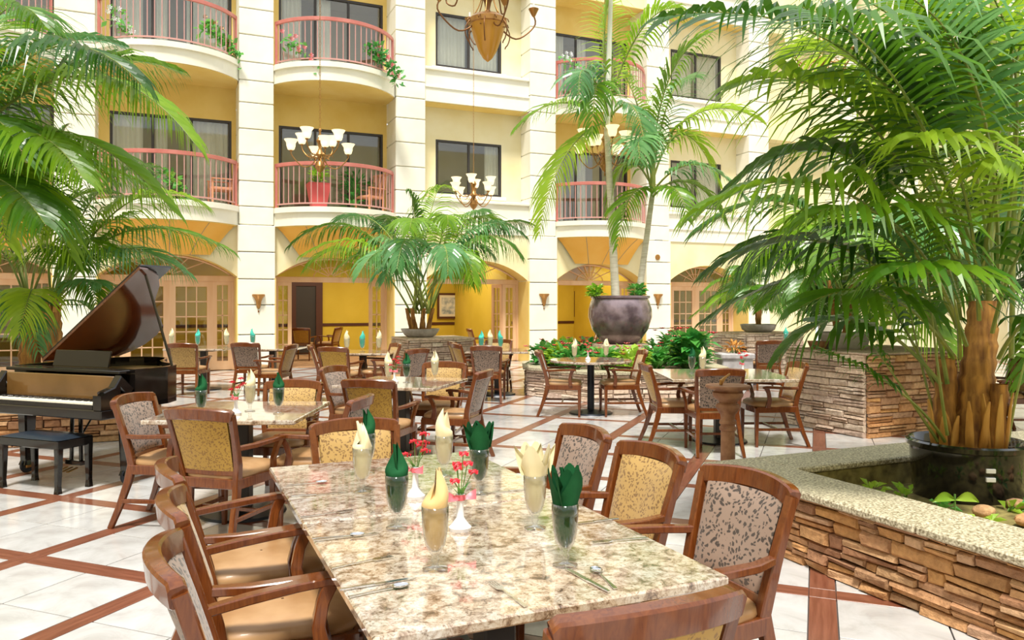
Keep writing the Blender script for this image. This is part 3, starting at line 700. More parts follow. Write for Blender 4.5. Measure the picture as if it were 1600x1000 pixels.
chair('gold', (1.99, 3.02), Wd+.02, 'armchair with golden padded back between two taupe chairs at the long table', GT)
chair('grey', (1.98, 3.62), Wd, 'armchair with taupe padded back at the long table, farthest along its planter side', GT)
chair('deep', (.98, 1.49), Nn, 'armchair seen from behind with curved cherry crest rail at the open table end', GT)
chair('gold', (.955, 4.35), Ss, 'golden padded armchair at the head of the long table facing the goblets', GT)
# second table group
G2 = 'chairs around the table beside the piano'
chair('deep', C(4.93, -1.96), ang(1, .30), 'deep gold armchair seen from behind, pulled up to the table beside the piano', G2)
chair('grey', C(5.62, -2.70), ang(-.10, 1), 'taupe armchair turned sideways between the piano and the golden-backed chair', G2)
chair('gold', C(6.62, -1.86), ang(-1, -.05), 'golden padded armchair facing us across the table beside the piano', G2)
chair('grey', C(5.55, -1.10), ang(.12, -1), 'taupe armchair with narrow side-on back between the two inner tables', G2)
G3 = 'chairs around the angled middle table'
chair('deep', C(6.80, -1.24), ang(1, .22), 'golden armchair seen from behind at the angled middle table', G3)
chair('grey', C(7.72, -.30), ang(.28, -1), 'taupe armchair in profile between the angled middle table and the open floor', G3)
chair('gold', C(8.72, -.76), ang(-1, -.15), 'pale gold armchair beyond the angled middle table below the stone planter', G3)
chair('grey', C(8.15, -1.84), ang(-.35, 1), 'taupe padded armchair peeking out behind the golden one at the angled middle table', G3)
G4 = 'chairs at the round table'
chair('grey', C(10.95, .42), ang(-.10, 1), 'armchair at the round table with its back to the long stone curb corner', G4)
chair('gold', C(10.95, 1.80), ang(-.05, -1), 'armchair at the round table facing the black pedestal from the planter side', G4)
G5 = 'chairs at the table behind the sundial'
chair('deep', C(8.62, 1.50), ang(.02, 1), 'tall golden armchair in profile on the plum pot side of the sundial table', G5)
chair('grey', C(7.90, 2.10), ang(1, 0), 'taupe armchair seen from behind just past the stone sundial', G5)
chair('gold', C(8.70, 3.16), ang(-.05, -1), 'golden armchair in profile beside the tall square stone planter', G5)
# distant chairs
GF = 'chairs of the far tables by the arcade'
chair('gold', C(13.0, -5.48), ang(1, 0), 'golden-backed armchair before the closed glazed doors, next to the piano lid', GF)
chair('grey', C(13.2, -4.50), ang(1, .05), 'grey-backed armchair before the closed glazed doors', GF)
chair('gold', C(12.6, -3.58), ang(.1, -1), 'sunlit armchair in profile by the column with the sconce', GF)
chair('gold', C(12.4, -3.15), ang(.2, 1), 'bleached armchair in profile at the far table before the open arch', GF)
chair('deep', C(11.9, -2.72), ang(1, .2), 'armchair with orange crest seen from behind at the far table before the open arch', GF)
chair('gold', C(12.9, -1.95), ang(-.5, -1), 'white-lit armchair facing the far table before the open arch', GF)
chair('grey', C(11.4, -1.40), ang(.7, -1), 'taupe armchair turned away beside the square stone planter', GF)
chair('grey', C(12.2, -.40), ang(1, .1), 'grey armchair seen from behind before the teal napkins', GF)
chair('gold', C(14.3, -.25), ang(-1, -.1), 'cream padded armchair facing us past the teal napkins', GF)
chair('deep', C(12.9, -.90), ang(.4, 1), 'orange armchair in profile under the framed landscape painting', GF)
chair('deep', C(13.6, -1.02), ang(.4, 1), 'orange armchair tucked close to the square stone planter', GF)
chair('grey', C(14.0, 4.62), ang(1, 0), 'grey armchair seen from behind before the blank cream wall', GF)
chair('gold', C(9.4, 6.15), ang(0, -1), 'golden armchair beyond the giant palm trunk', GF)
chair('deep', C(21.3, -5.75), ang(1, 0), 'yellow chair inside the mustard room by the open arch', GF)
chair('deep', C(22.0, -4.9), ang(.2, -1), 'dark chair by the inner doorway of the mustard room', GF)
chair('deep', C(21.0, 2.3), ang(0, -1), 'dark chair inside the room behind the plum pot', GF)
chair('deep', C(20.6, -1.1), ang(.3, 1), 'dark chair inside the room under the landscape painting', GF)
# ---- tables
def make_square_table(label, sz=1.055):
    t = thing('dining_table', label, 'table'); h = sz/2-.004
    MB().cbox(-h, -h, .728, h, h, .76, .006).build('granite_top', M['granite'], t)
    MB().cbox(-.26, -.26, .70, .26, .26, .728, .004).build('top_plate', M['dark'], t)
    MB().cbox(-.055, -.055, .03, .055, .055, .70, .008).build('pedestal', M['dark'], t)
    MB().lathe([(0, .045), (.06, .045), (.18, .03), (.30, .018), (.31, .0), (0, 0)], 28).build('foot', M['black'], t, smooth=True)
    return t
t0 = make_square_table('granite-topped square table, open half of the long pair, set with five goblets'); t0.location = (.965, 2.342, 0); T0 = snapshot(t0)
dup(T0, (.965, 3.405, 0), 0, 'granite-topped square table, far half of the long pair, with the flower vases')
dup(T0, C(5.82, -2.0), -YAW, 'granite square table beside the grand piano')
dup(T0, C(7.95, -1.11), ang(1, .268), 'granite square table set at an angle in the middle of the room')
def make_round_table(label, r=.58):
    t = thing('dining_table', label, 'table')
    MB().lathe([(0, .728), (r-.006, .728), (r, .734), (r, .754), (r-.006, .76), (0, .76)], 48).build('granite_top', M['granite'], t)
    MB().lathe([(.05, .02), (.05, .70), (.14, .728)], 16).build('pedestal', M['black'], t, smooth=True)
    MB().lathe([(0, .06), (.06, .055), (.20, .03), (.30, .018), (.31, 0), (0, 0)], 28).build('foot', M['black'], t, smooth=True); return t
rt = make_round_table('round granite table on a black pedestal before the low octagonal planter'); rt.location = C(11.1, 1.12)
t5 = make_square_table('larger granite table behind the stone sundial', 1.34); t5.location = C(8.85, 2.35); t5.rotation_euler = (0, 0, -YAW)
for (p, lb) in ((C(14.2, -5.6), 'far square table with white napkins next to the piano lid'), (C(14.2, -4.35), 'far square table before the column with the sconce'), (C(13.0, -2.48), 'far square table with teal napkin before the open arch'),
                (C(13.4, -.25), 'far square table with several teal napkins under the landscape painting'), (C(15.2, 4.5), 'far square table by the blank cream wall')):
    dup(T0, p, -YAW, lb)
# ---- goblets with folded napkins
def make_goblet(nap, label, shape=0, seed=0):
    rr = random.Random(seed); t = thing('napkin_goblet', label, 'glass')
    MB().lathe([(0, .002), (.036, .002), (.038, .005), (.012, .012), (.007, .020), (.013, .030), (.008, .040), (.016, .050), (.030, .075), (.037, .11), (.040, .15), (.041, .19), (.0395, .19), (.038, .15), (.035, .11), (.028, .078), (.012, .056), (0, .053)], 24).build('glass', M['glass'], t, smooth='all')
    IN = [(.058, .010), (.078, .025), (.11, .0325), (.15, .0355), (.19, .037)]
    def cloth(u, v, k):
        a = u*2*pi+k*2.4; hump = (.5+.5*cos(a))
        if shape == 0: top = .215+.085*hump**1.5-.012*k+.02*rr_[k]
        elif shape == 1: top = .205+.09*max(0, cos(a*2))**3
        else: top = .225+.075*abs(cos(a*1.5+k))**1.6
        z = lerp(.06, top, v)
        if z <= .19:
            r_ = .01
            for (z0, r0), (z1, r1) in zip(IN, IN[1:]):
                if z0 <= z <= z1: r_ = lerp(r0, r1, (z-z0)/(z1-z0))
        else:
            q_ = (z-.19)/max(.02, top-.19)
            r_ = (.037+.006*sin(pi*q_))*(1-q_**2.6*.9) if shape < 2 else .037+.016*q_
        r_ *= (1-.16*k)*(1+.035*sin(a*6+v*5)*min(1, v*2))
        return (r_*cos(a)+(.008*k*v), r_*sin(a), z)
    rr_ = [rr.random() for _ in range(4)]
    for k in range(2): MB().grid(lambda u, v: cloth(u, v, k), 28, 14).build('napkin', nap, t, smooth='all')
    def tip(x, z, lean):
        m = MB(); m.grid(lambda u, v: ((u-.5)*.062*(1-v**1.4)+lean*v+x, .016*cos((u-.5)*2.6)-.012+.01*v, z+.105*v), 6, 6); return m
    tip(.004, .195, .018*(1 if seed % 2 else -1)).build('napkin_peak', nap, t, smooth='all')
    if shape == 2:
        for s in (-1, 1): tip(s*.02, .19, s*.055).build('napkin_peak', nap, t, smooth='all')
    return t
NP = {'g': M['napkin_green'], 'c': M['napkin_cream'], 't': M['napkin_tan'], 'e': M['napkin_teal']}; GOB = {}
def goblet(p, nk, label, shape=0, rz=0, group='goblets holding folded napkins', sc=1):
    key = (nk, shape)
    p = Vector((p[0], p[1], .76))
    if key not in GOB:
        t = make_goblet(NP[nk], label, shape, len(GOB)+1); GOB[key] = snapshot(t); t.location = p; t.rotation_euler = (0, 0, rz); t['group'] = group
    else: t = dup(GOB[key], p, rz, label, group)
    t.scale = (sc,)*3; return t
TZ = .76
def T(px, py): return G(px, py, TZ)
goblet(T(680, 890), 't', 'goblet with tan napkin nearest the open table end', 0, .3)
goblet(T(883, 884), 'g', 'goblet with dark green napkin closest to the planter-side table edge', 2, .8)
goblet(T(836, 826), 'c', 'goblet with tall cream fan napkin beside the dark green one', 2, -.2)
goblet(T(620, 826), 'g', 'goblet with pointed green napkin in front of the white bud vase', 0, 1.2)
goblet(T(566, 770), 'c', 'goblet with cream napkin in two thin points near the table corner', 1, 2.1)
goblet(T(573, 740), 'g', 'goblet with tall green napkin just behind the two-pointed cream one', 0, .4)
goblet(T(749, 772), 'g', 'goblet with wide winged green napkin past the flower vases', 2, .2)
goblet(T(694, 745), 'c', 'goblet with cream napkin at the head of the long table', 0, 2.8)
goblet(C(5.45, -2.17), 'g', 'green napkin goblet on the piano-side table above the gold chair', 0, .5)
goblet(C(5.75, -1.93), 'c', 'cream napkin goblet in the middle of the piano-side table', 0, .5)
goblet(C(5.62, -1.68), 'g', 'green napkin goblet near the corner of the piano-side table', 0, 1.5)
goblet(C(7.85, -1.06), 'g', 'green napkin goblet on the angled middle table', 0, .9)
goblet(C(8.1, -.80), 'c', 'cream napkin goblet on the angled middle table', 0, .9)
goblet(C(7.9, -1.25), 'c', 'cream napkin goblet hidden behind the red flowers of the angled table', 0, 1.9)
goblet(C(11.0, .88), 'c', 'cream napkin goblet on the round table', 0, 0)
goblet(C(11.2, 1.35), 'c', 'cream napkin goblet at the planter side of the round table', 1, 0)
goblet(C(8.9, 2.05), 'g', 'dark green napkin goblet on the table behind the sundial', 0, 0)
goblet(C(8.85, 2.16), 'c', 'cream napkin goblet on the table behind the sundial', 0, 0)
for k, (px, D, nk, lb) in enumerate(((268, 14.1, 'c', 'white napkin goblet next to the piano lid'), (309, 14.0, 'e', 'teal napkin goblet before the closed glazed doors'), (354, 14.1, 'c', 'white napkin goblet on the table nearest the sconce column'), (395, 14.2, 'e', 'teal napkin goblet by the sconce column'),
        (542, 12.9, 'c', 'cream napkin goblet at the edge of the far table'), (566, 12.9, 'e', 'teal napkin goblet at the far table before the open arch'), (592, 13.0, 'c', 'white napkin goblet at the far table before the open arch'),
        (752, 13.1, 'e', 'teal napkin goblet, first in the row under the painting'), (766, 13.4, 'c', 'cream napkin goblet between teal ones under the painting'), (782, 13.2, 'e', 'teal napkin goblet, last in the row under the painting'), (1228, 15.1, 'e', 'teal napkin goblet by the blank cream wall'))):
    goblet(C(D, (px-800)/1220*D), nk, lb, 0, k, sc=1.15)
# ---- bud vases
def make_vase(label, seed=3):
    rr = random.Random(seed); t = thing('bud_vase', label, 'vase')
    MB().lathe([(0, 0), (.038, 0), (.040, .012), (.030, .022), (.014, .045), (.012, .09), (.016, .125), (.013, .126), (.009, .09), (0, .03)], 22).build('vase_body', M['white'], t, smooth=True)
    for s in (-1, 1): MB().grid(lambda u, v: (s*(.008+.045*u), .02*sin(u*3)*(v-.5)-.018, .113+(v-.5)*.030*(.15+u)+.012*u), 6, 3).build('ribbon_bow', M['pink'], t, smooth='all')
    MB().lathe([(.017, .105), (.019, .115), (.017, .125)], 12).build('ribbon_band', M['pink'], t, smooth='all')
    for k in range(6):
        a = rr.uniform(0, 2*pi); d = rr.uniform(.01, .055); h = rr.uniform(.17, .27); top = Vector((d*cos(a), d*sin(a), h))
        fl = MB().tube([(0, 0, .08), (top.x*.4, top.y*.4, .15), top], .0018, 4).build('flower_stem', M['stem'], t)
        m = MB()
        for q in range(9):
            b = q*2.4; r_ = .007+.0018*q; c_ = top+Vector((r_*cos(b)*.8, r_*sin(b)*.8, .004-.0008*q))
            n_ = Vector((cos(b), sin(b), .6)).normalized(); u_ = n_.orthogonal().normalized(); w_ = n_.cross(u_)
            m.add([c_+u_*.009, c_+n_*.011+w_*.003, c_-u_*.009, c_-w_*.008-n_*.003], ((0, 1, 2, 3),))
        m.build('bloom', M['red'], fl)
    for k in range(5):
        a = rr.uniform(0, 2*pi); m = MB(); m.grid(lambda u, v: ((.01+.05*u)*cos(a)-(v-.5)*.016*sin(a)*(1-u), (.01+.05*u)*sin(a)+(v-.5)*.016*cos(a)*(1-u), .13+.07*u-.04*u*u), 4, 1); m.build('leaf', M['leaf'], t)
    return t
v0 = make_vase('white bud vase with red carnations and pink bow beside the cream fan napkin'); v0.location = (*T(719, 828).xy, TZ); V0 = snapshot(v0)
for p, lb in ((T(649, 778), 'white bud vase with red carnations behind the pointed green napkin'), (C(5.6, -1.98), 'bud vase with pink bow on the piano-side table'), (C(7.85, -1.18), 'bud vase with red flowers on the angled middle table'), (C(11.1, 1.08), 'bud vase with red flowers on the round table'), (C(8.8, 2.6), 'bud vase on the table behind the sundial')):
    dup(V0, Vector((p.x, p.y, TZ)), rnd.uniform(0, 6), lb, 'bud vases with red carnations')
v0['group'] = 'bud vases with red carnations'
# ---- cutlery
def make_knife(label):
    t = thing('table_knife', label, 'knife'); MB().sweep([(0, 0, .004), (0, .10, .004)], [.011, .014], .005, (1, 0, 0)).build('knife_handle', M['silver'], t)
    MB().prism([(-.007, .10), (.007, .10), (.008, .2), (.0, .225), (-.006, .21)], .002, .005).build('knife_blade', M['silver'], t); return t
def make_fork(label):
    t = thing('table_fork', label, 'fork'); MB().sweep([(0, 0, .004), (0, .07, .005), (0, .13, .006)], [.013, .006, .006], .003, (1, 0, 0)).build('fork_handle', M['silver'], t)
    m = MB(); m.prism([(-.003, .13), (.003, .13), (.012, .145), (.012, .16), (-.012, .16), (-.012, .145)], .004, .007)
    for k in range(4): m.box(-.012+k*.007, .16, .004, -.009+k*.007, .198, .007)
    m.build('fork_tines', M['silver'], t); return t
def make_spoon(label):
    t = thing('table_spoon', label, 'spoon'); MB().sweep([(0, 0, .004), (0, .07, .005), (0, .125, .005)], [.013, .006, .006], .003, (1, 0, 0)).build('spoon_handle', M['silver'], t)
    MB().grid(lambda u, v: (.018*cos(2*pi*u)*sin(pi/2*v), .148+.026*sin(2*pi*u)*sin(pi/2*v), .010-.006*cos(pi/2*v)), 16, 4).build('spoon_bowl', M['silver'], t, smooth='all'); return t
CUT = {}
def cutlery(kind, p0, p1, label):
    a = T(*p0); b = T(*p1); d = b-a; h = math.atan2(-d.x, d.y); loc = Vector((a.x, a.y, TZ))
    if kind not in CUT: t = {'knife': make_knife, 'fork': make_fork, 'spoon': make_spoon}[kind](label); CUT[kind] = snapshot(t); t.location = loc; t.rotation_euler = (0, 0, h)
    else: t = dup(CUT[kind], loc, h, label)
    t['group'] = 'cutlery laid on the granite tables'; return t
cutlery('knife', (530, 924), (658, 903), 'steel knife beside the spoon at the setting closest to the open table end')
cutlery('spoon', (545, 935), (632, 918), 'steel spoon lying alongside the knife before the tan napkin goblet')
cutlery('fork', (517, 890), (606, 873), 'steel fork between the tan napkin setting and the table seam')
cutlery('knife', (489, 847), (608, 832), 'steel knife just on our side of the table seam')
cutlery('spoon', (488, 843), (560, 838), 'steel spoon just on our side of the table seam')
cutlery('fork', (470, 810), (545, 800), 'steel fork just beyond the table seam')
cutlery('knife', (455, 777), (545, 770), 'steel knife at the setting beyond the seam')
cutlery('spoon', (448, 760), (520, 754), 'steel spoon at the far setting by the two-pointed cream napkin')
cutlery('knife', (952, 927), (890, 893), 'steel knife near the dark green napkin goblet')
cutlery('spoon', (962, 922), (925, 888), 'steel spoon with bright bowl near the dark green napkin goblet')
cutlery('fork', (1012, 842), (948, 848), 'steel fork in front of the golden padded chair')
cutlery('knife', (966, 812), (893, 820), 'steel knife by the planter-side edge of the table seam')
cutlery('fork', (822, 950), (786, 925), 'steel fork at the open table end')
cutlery('knife', (830, 765), (770, 770), 'steel knife near the winged green napkin')
# ---- sundial on its stone column
sd = thing('sundial', 'weathered stone sundial on a turned column before the granite coping corner', 'sundial', C(6.15, 1.70))
MB().cbox(-.15, -.15, 0, .15, .15, .08, .012).build('plinth', M['sundial'], sd)
MB().lathe([(.12, .08), (.12, .11), (.09, .14), (.075, .17), (.08, .20), (.058, .23), (.054, .55), (.064, .56), (.066, .58), (.056, .59), (.056, .60), (.066, .61), (.064, .63), (.054, .64), (.058, .68), (.085, .72), (.095, .74), (.088, .76), (.06, .775)], 24).build('column_shaft', M['sundial'], sd, smooth=True)
MB().lathe([(.06, .77), (.075, .79), (.11, .815), (.118, .83), (.118, .855), (.10, .865), (.105, .88), (0, .88)], 24).build('capital', M['sundial'], sd, smooth=True)
MB().lathe([(0, .88), (.165, .885), (.175, .90), (.17, .912), (0, .915)], 28).build('dial_plate', M['sundial'], sd, smooth=True)
MB().sweep([(-.07, 0, .915), (-.06, 0, .945), (-.03, 0, .97), (.02, 0, 1.0)], [.02, .028, .016, .01], [.02, .03, .016, .01], (0, 1, 0)).build('gnomon', M['brass'], sd, smooth=True)
# ---- grand piano
M['fallboard'] = m_noise('painted_amber_reflection', (.13, .065, .015), (.20, .10, .03), 2, .12, coat=1)  # golden reflection on the fallboard painted into its base colour
kx = RV*.93-FV*.368; kx.normalize(); pyaw = math.atan2(kx.y, kx.x)
pc = C(6.62, -4.03); pn = thing('grand_piano', 'black lacquered grand piano with its lid propped open', 'piano', (pc.x, pc.y, 0), pyaw)
hw = .74
out = [(-hw, .30), (hw, .30), (hw, .72)]+[(hw-(1-cos(t*pi/2))*.0-.62*(t**1.4)*(1 if t < 1 else 1), .72+.62*sin(t*pi/2)) for t in (.2, .4, .6, .8, 1.0)]
out = [(-hw, .0), (-hw, 1.45), (-.68, 1.58), (-.55, 1.66), (-.38, 1.68), (-.2, 1.62), (-.06, 1.48), (.08, 1.30), (.28, 1.14), (.5, 1.02), (.66, .88), (hw, .70), (hw, .0)]
def wall_loop(poly, th, z0, z1, m):
    n = len(poly); c_ = Vector((0, .8)); ins = [tuple(Vector(p)+(c_-Vector(p)).normalized()*th) for p in poly]
    for i in range(n):
        j = (i+1) % n; a, b, c2, d = poly[i], poly[j], ins[j], ins[i]; m.prism([a, b, c2, d][::-1], z0, z1)
    return m
rim = out[1:-1]; rim = [(-hw, .34)]+rim+[(hw, .34)]
wall_loop(rim, .045, .66, .99, MB()).build('rim', M['piano'], pn)
MB().prism(rim[::-1], .66, .70).build('soundboard_bottom', M['piano'], pn)
MB().prism([tuple(Vector((0, .85))+(Vector(p)-Vector((0, .85)))*.93) for p in rim][::-1], .88, .90).build('gilt_plate', M['gold_plate'], pn)
MB().cbox(-hw, .0, .60, hw, .40, .68, .008).build('keybed', M['piano'], pn)
for s in (-1, 1):
    MB().prism([(s*hw, 0), (s*hw, .36), (s*(hw-.09), .36), (s*(hw-.09), 0)][::s], .68, .80).build('key_cheek', M['piano'], pn)
    MB().sweep([(s*(hw-.045), .30, .80), (s*(hw-.045), .20, .90), (s*(hw-.045), .17, .82), (s*(hw-.045), .05, .78)], .085, .10, (1, 0, 0)).build('cheek_arm', M['piano'], pn)
wk = MB()
km = MB().cbox(-.0112, 0, 0, .0112, .145, .02, .002).mesh('white_key', M['ivory']); bk = MB().cbox(-.005, 0, 0, .005, .09, .014, .002).mesh('black_key', M['piano'])
for k in range(52): inst('white_key', km, pn, (-.60+k*.0235, .03, .715))
for k in range(51):
    if k % 7 not in (1, 4): inst('black_key', bk, pn, (-.588+k*.0235, .085, .733))
MB().box(-.62, .02, .68, .62, .2, .715).build('key_frame', M['piano'], pn)
MB().cbox(-hw+.09, .20, .70, hw-.09, .225, .94, .006).build('fallboard', M['fallboard'], pn)
MB().cbox(-hw+.05, .22, .955, hw-.05, .36, .985, .006).build('front_rail', M['piano'], pn)
MB().cbox(-.34, -.01, 0, .34, .01, .15, .004, Matrix.Translation((0, .42, .985)) @ Matrix.Rotation(radians(-14), 4, 'X')).build('music_desk', M['piano'], pn)
# lid: main leaf hinged on the bass side, front leaf folded back on it
la = radians(35); ML = Matrix.Translation((-hw, 0, 1.0)) @ Matrix.Rotation(-la, 4, 'Y')
lid = [(x+hw+.02, y+.02) for x, y in rim]; lid[0] = (0, .62); lid[-1] = (2*hw+.03, .62); lid[1] = (0, 1.5)
lid = [p for p in lid if not (p[1] < .62)]; lid = [(x, max(y, .62)) for x, y in lid]
MB().prism(lid[::-1], 0, .022, ML).build('lid', M['piano_in'], pn)
MB().prism([(0, .64), (2*hw+.03, .64), (2*hw+.03, 1.0), (0, 1.0)], .03, .05, ML).build('lid_front_flap', M['piano'], pn)
pt = ML@Vector((1.42, .75, 0)); MB().tube([(hw-.05, .80, .98), pt], .012, 6).build('prop_stick', M['piano'], pn)
for (x, y) in ((-.60, .36), (.63, .36), (-.28, 1.42)):
    lg = MB().sweep([(x, y, .66), (x, y, .60), (x, y, .58), (x, y, .12), (x, y, .08)], [.15, .15, .12, .085, .11], [.15, .15, .12, .085, .11], (1, 0, 0)).build('leg', M['piano'], pn)
    MB().lathe([(.03, -.012), (.065, -.014), (.07, 0), (.065, .014), (.03, .012)], 18, Matrix.Translation((x, y, .07)) @ Matrix.Rotation(pi/2, 4, 'Y')).build('caster', M['black'], lg)
    MB().cbox(x-.03, y-.03, .05, x+.03, y+.03, .09, .004).build('caster_fork', M['brass'], lg)
ly = MB(); ly.cbox(-.10, .34, .12, .10, .42, .16, .006); ly.tube([(-.06, .38, .16), (-.05, .38, .64)], .018, 8); ly.tube([(.06, .38, .16), (.05, .38, .64)], .018, 8); ly.tube([(0, .38, .3), (0, .62, .62)], .008, 6); ly.build('pedal_lyre', M['piano'], pn)
for x in (-.06, 0, .06): MB().sweep([(x, .34, .10), (x, .24, .08)], [.02, .03], .008, (1, 0, 0)).build('pedal', M['brass'], pn)
bc = C(6.62, -3.95); bn = thing('piano_bench', 'black padded bench with square legs before the piano keyboard', 'bench', (bc.x, bc.y, 0), pyaw)
MB().grid(lambda u, v: ((u-.5)*.70, (v-.5)*.34, .435+.025*min(1, 6*min(u, 1-u, v, 1-v))), 14, 10).build('seat_pad', M['leather'], bn, smooth='all')
MB().cbox(-.35, -.17, .36, .35, .17, .435, .008).build('apron', M['piano'], bn)
for sx in (-1, 1):
    for sy in (-1, 1): MB().sweep([(sx*.325, sy*.14, .37), (sx*.325, sy*.14, .28), (sx*.325, sy*.145, .06), (sx*.325, sy*.145, 0)], [.055, .05, .04, .05], [.055, .05, .04, .05], (1, 0, 0)).build('leg', M['piano'], bn)
# ---- chandeliers
def make_chandelier(label, kind=0):
    t = thing('chandelier', label, 'chandelier'); br = M['brass'] if kind == 0 else M['brassdark']
    MB().lathe([(0, -.42), (.012, -.40), (.02, -.37), (.006, -.34), (.05, -.30), (.10, -.22), (.075, -.14), (.03, -.10), (.045, -.04), (.09, 0), (.05, .06), (.025, .12), (.04, .2), (.07, .26), (.03, .33), (.015, .42), (.03, .46), (.0, .5)], 18).build('central_stem', br, t, smooth=True)
    m = MB(); z = .48
    for k in range(75):
        z_ = .48+k*.07; a = (k % 2)*pi/2; c_ = Vector((0, 0, z_+.035))
        m.tube([c_+Vector((.014*cos(q*pi/3)*cos(a), .014*cos(q*pi/3)*sin(a), .042*sin(q*pi/3))) for q in range(7)], .004, 4, False)
    m.build('chain', br, t, kind='stuff')
    na = 8 if kind == 0 else 8
    if kind == 1:
        MB().lathe([(0, -.46), (.05, -.42), (.10, -.34), (.16, -.18), (.19, -.08), (.20, -.04)], 22).build('bowl_shade', M['amber'], t, smooth=True)
        MB().lathe([(.19, -.06), (.215, -.05), (.215, .0), (.17, .04), (.05, .06)], 22).build('bowl_rim', M['brass'], t, smooth=True)
    for tier in ((0,) if kind == 0 else (0,)):
        for k in range(na):
            a = 2*pi*(k+.5*tier)/na; ca, sa = cos(a), sin(a); lo = k % 2
            if kind == 0: R_ = .52 if lo == 0 else .40; zt = .04 if lo == 0 else .22; pr = [(.05, -.05), (.16, -.20), (.30, -.24), (.43, -.14), (R_, -.02), (R_-.01, zt-.02)] if lo == 0 else [(.04, .05), (.13, -.02), (.25, -.02), (.36, .08), (R_, .16), (R_, zt-.02)]
            else: R_ = .56 if lo == 0 else .5; zt = .16 if lo == 0 else .38; pr = [(.12, .02), (.20, -.10), (.34, -.16), (.48, -.08), (.58, .04), (R_, zt-.02)] if lo == 0 else [(.10, .30), (.2, .40), (.34, .34), (.40, .22), (.50, .26), (R_, zt-.02)]
            # smooth the arm path
            P = [Vector((r_*ca, r_*sa, z_)) for r_, z_ in pr]; S2 = []
            for q in range(len(P)-1):
                p0 = P[max(q-1, 0)]; p1 = P[q]; p2 = P[q+1]; p3 = P[min(q+2, len(P)-1)]
                for f in (0, .33, .66): S2.append(.5*((2*p1)+(-p0+p2)*f+(2*p0-5*p1+4*p2-p3)*f*f+(-p0+3*p1-3*p2+p3)*f**3))
            S2.append(P[-1])
            arm = MB().tube(S2, .011 if kind == 0 else .009, 6).build('arm', br, t, smooth='all')
            sc_ = [Vector(((.20+.05*cos(q*.7))*ca, (.20+.05*cos(q*.7))*sa, -.05+.05*sin(q*.7))) for q in range(8)]
            MB().tube(sc_, .006, 5).build('scroll', br, arm, smooth='all')
            c_ = (R_*ca, R_*sa, zt)
            if kind == 0:
                MB().lathe([(.02, 0), (.06, .02), (.08, .08), (.085, .14), (.125, .20), (.12, .20), (.08, .14), (.07, .08), (.0, .02)], 14, c=c_).build('lamp_shade', M['shade'], arm, smooth=True)
                MB().lathe([(0, -.03), (.03, -.01), (.035, .02), (.0, .03)], 10, c=c_).build('cup', br, arm, smooth=True)
            else:
                MB().lathe([(0, -.05), (.02, -.03), (.045, .02), (.06, .05), (.05, .055), (0, .03)], 12, c=c_).build('cup', M['brass'], arm, smooth=True)
                MB().lathe([(.012, .03), (.012, .12), (0, .125)], 8, c=c_).build('candle_sleeve', M['white'], arm, smooth=True)
    if kind == 1:
        for k in range(6):
            a = 2*pi*k/6; ca, sa = cos(a), sin(a)
            MB().tube([((.19+.05*sin(q*.45)+.02*q/3)*ca, (.19+.05*sin(q*.45)+.02*q/3)*sa, .0-.035*q+.02*(q > 7)*(q-7)) for q in range(11)], .007, 5).build('drop_scroll', br, t, smooth='all')
            MB().tube([((.17-.10*sin(q*.3))*ca, (.17-.10*sin(q*.3))*sa, .02+.05*q) for q in range(9)], .007, 5).build('cage_bar', M['brass'], t, smooth='all')
    return t
c0_ = make_chandelier('bronze chandelier with frosted tulip shades hanging before the red planter balcony'); c0_.location = W(500, 242, 14.4); CH0 = snapshot(c0_)
dup(CH0, W(740, 305, 18.0), .3, 'smallest bronze chandelier with frosted shades before the middle window')
dup(CH0, W(945, 240, 14.2), .6, 'bronze chandelier with frosted shades tangled with the slim palm crowns')
dup(CH0, W(1283, 95, 11.0), .1, 'bronze chandelier with frosted shades half hidden by the giant palm fronds')
c1_ = make_chandelier('large dark bronze scroll chandelier with amber bowl at the top of the view', 1); c1_.location = W(762, 32, 8.6)
# ================================================================== PLANTS
def bez(a, b, c, n): return [a*(1-t)**2+b*2*t*(1-t)+c*t*t for t in (i/n for i in range(n+1))]
def frond_mb(S0, M0, T0_, leafL=.5, bare=.3, dens=34, wd=.030, seed=0, droop=.55, rad=.012, lift=.15, one=False):
    rr = random.Random(seed); P = bez(Vector(S0), Vector(M0), Vector(T0_), 18); m = MB(); m.mi = 1
    m.tube(P, [rad*(1-.85*i/18) for i in range(19)], 5, False); m.mi = 0
    L = sum((P[i+1]-P[i]).length for i in range(18)); n = max(10, int(L*(1-bare)*dens))
    for k in range(n):
        t = bare+(1-bare)*(k+.5)/n; f = t*18; i = min(17, int(f)); p = P[i].lerp(P[i+1], f-i); tg = (P[i+1]-P[i]).normalized()
        sd = tg.cross(Vector((0, 0, 1)))
        if sd.length < .05: sd = tg.orthogonal()
        sd.normalize(); up = sd.cross(tg).normalized(); q = (t-bare)/(1-bare)
        ll = leafL*(.42+.75*sin(pi*min(1, q*.80+.14)))*(1-.45*q**3)*rr.uniform(.88, 1.1)
        for s in (-1, 1):
            d = (tg*(.42+.55*q)+sd*s*(1-.35*q)+up*(lift+rr.uniform(-.10, .12))).normalized(); w_ = wd*rr.uniform(.8, 1.15)*(1-.3*q)
            c_ = p; wa = tg*.85-up*.3*1; wa = (wa-d*wa.dot(d)).normalized(); g = droop*rr.uniform(.7, 1.35)
            prof = (.35, 1, .85, .5); vs = []
            dd = d.copy()
            for a in range(4):
                vs += [c_-wa*w_*prof[a]*.5, c_+wa*w_*prof[a]*.5]; dd = (dd+Vector((0, 0, -g*.33*(a+.6)))).normalized(); c_ = c_+dd*ll*.25
            vs.append(c_); m.add(vs, ((0, 1, 3, 2), (2, 3, 5, 4), (4, 5, 7, 6), (6, 7, 8)))
    return m
FR = {}
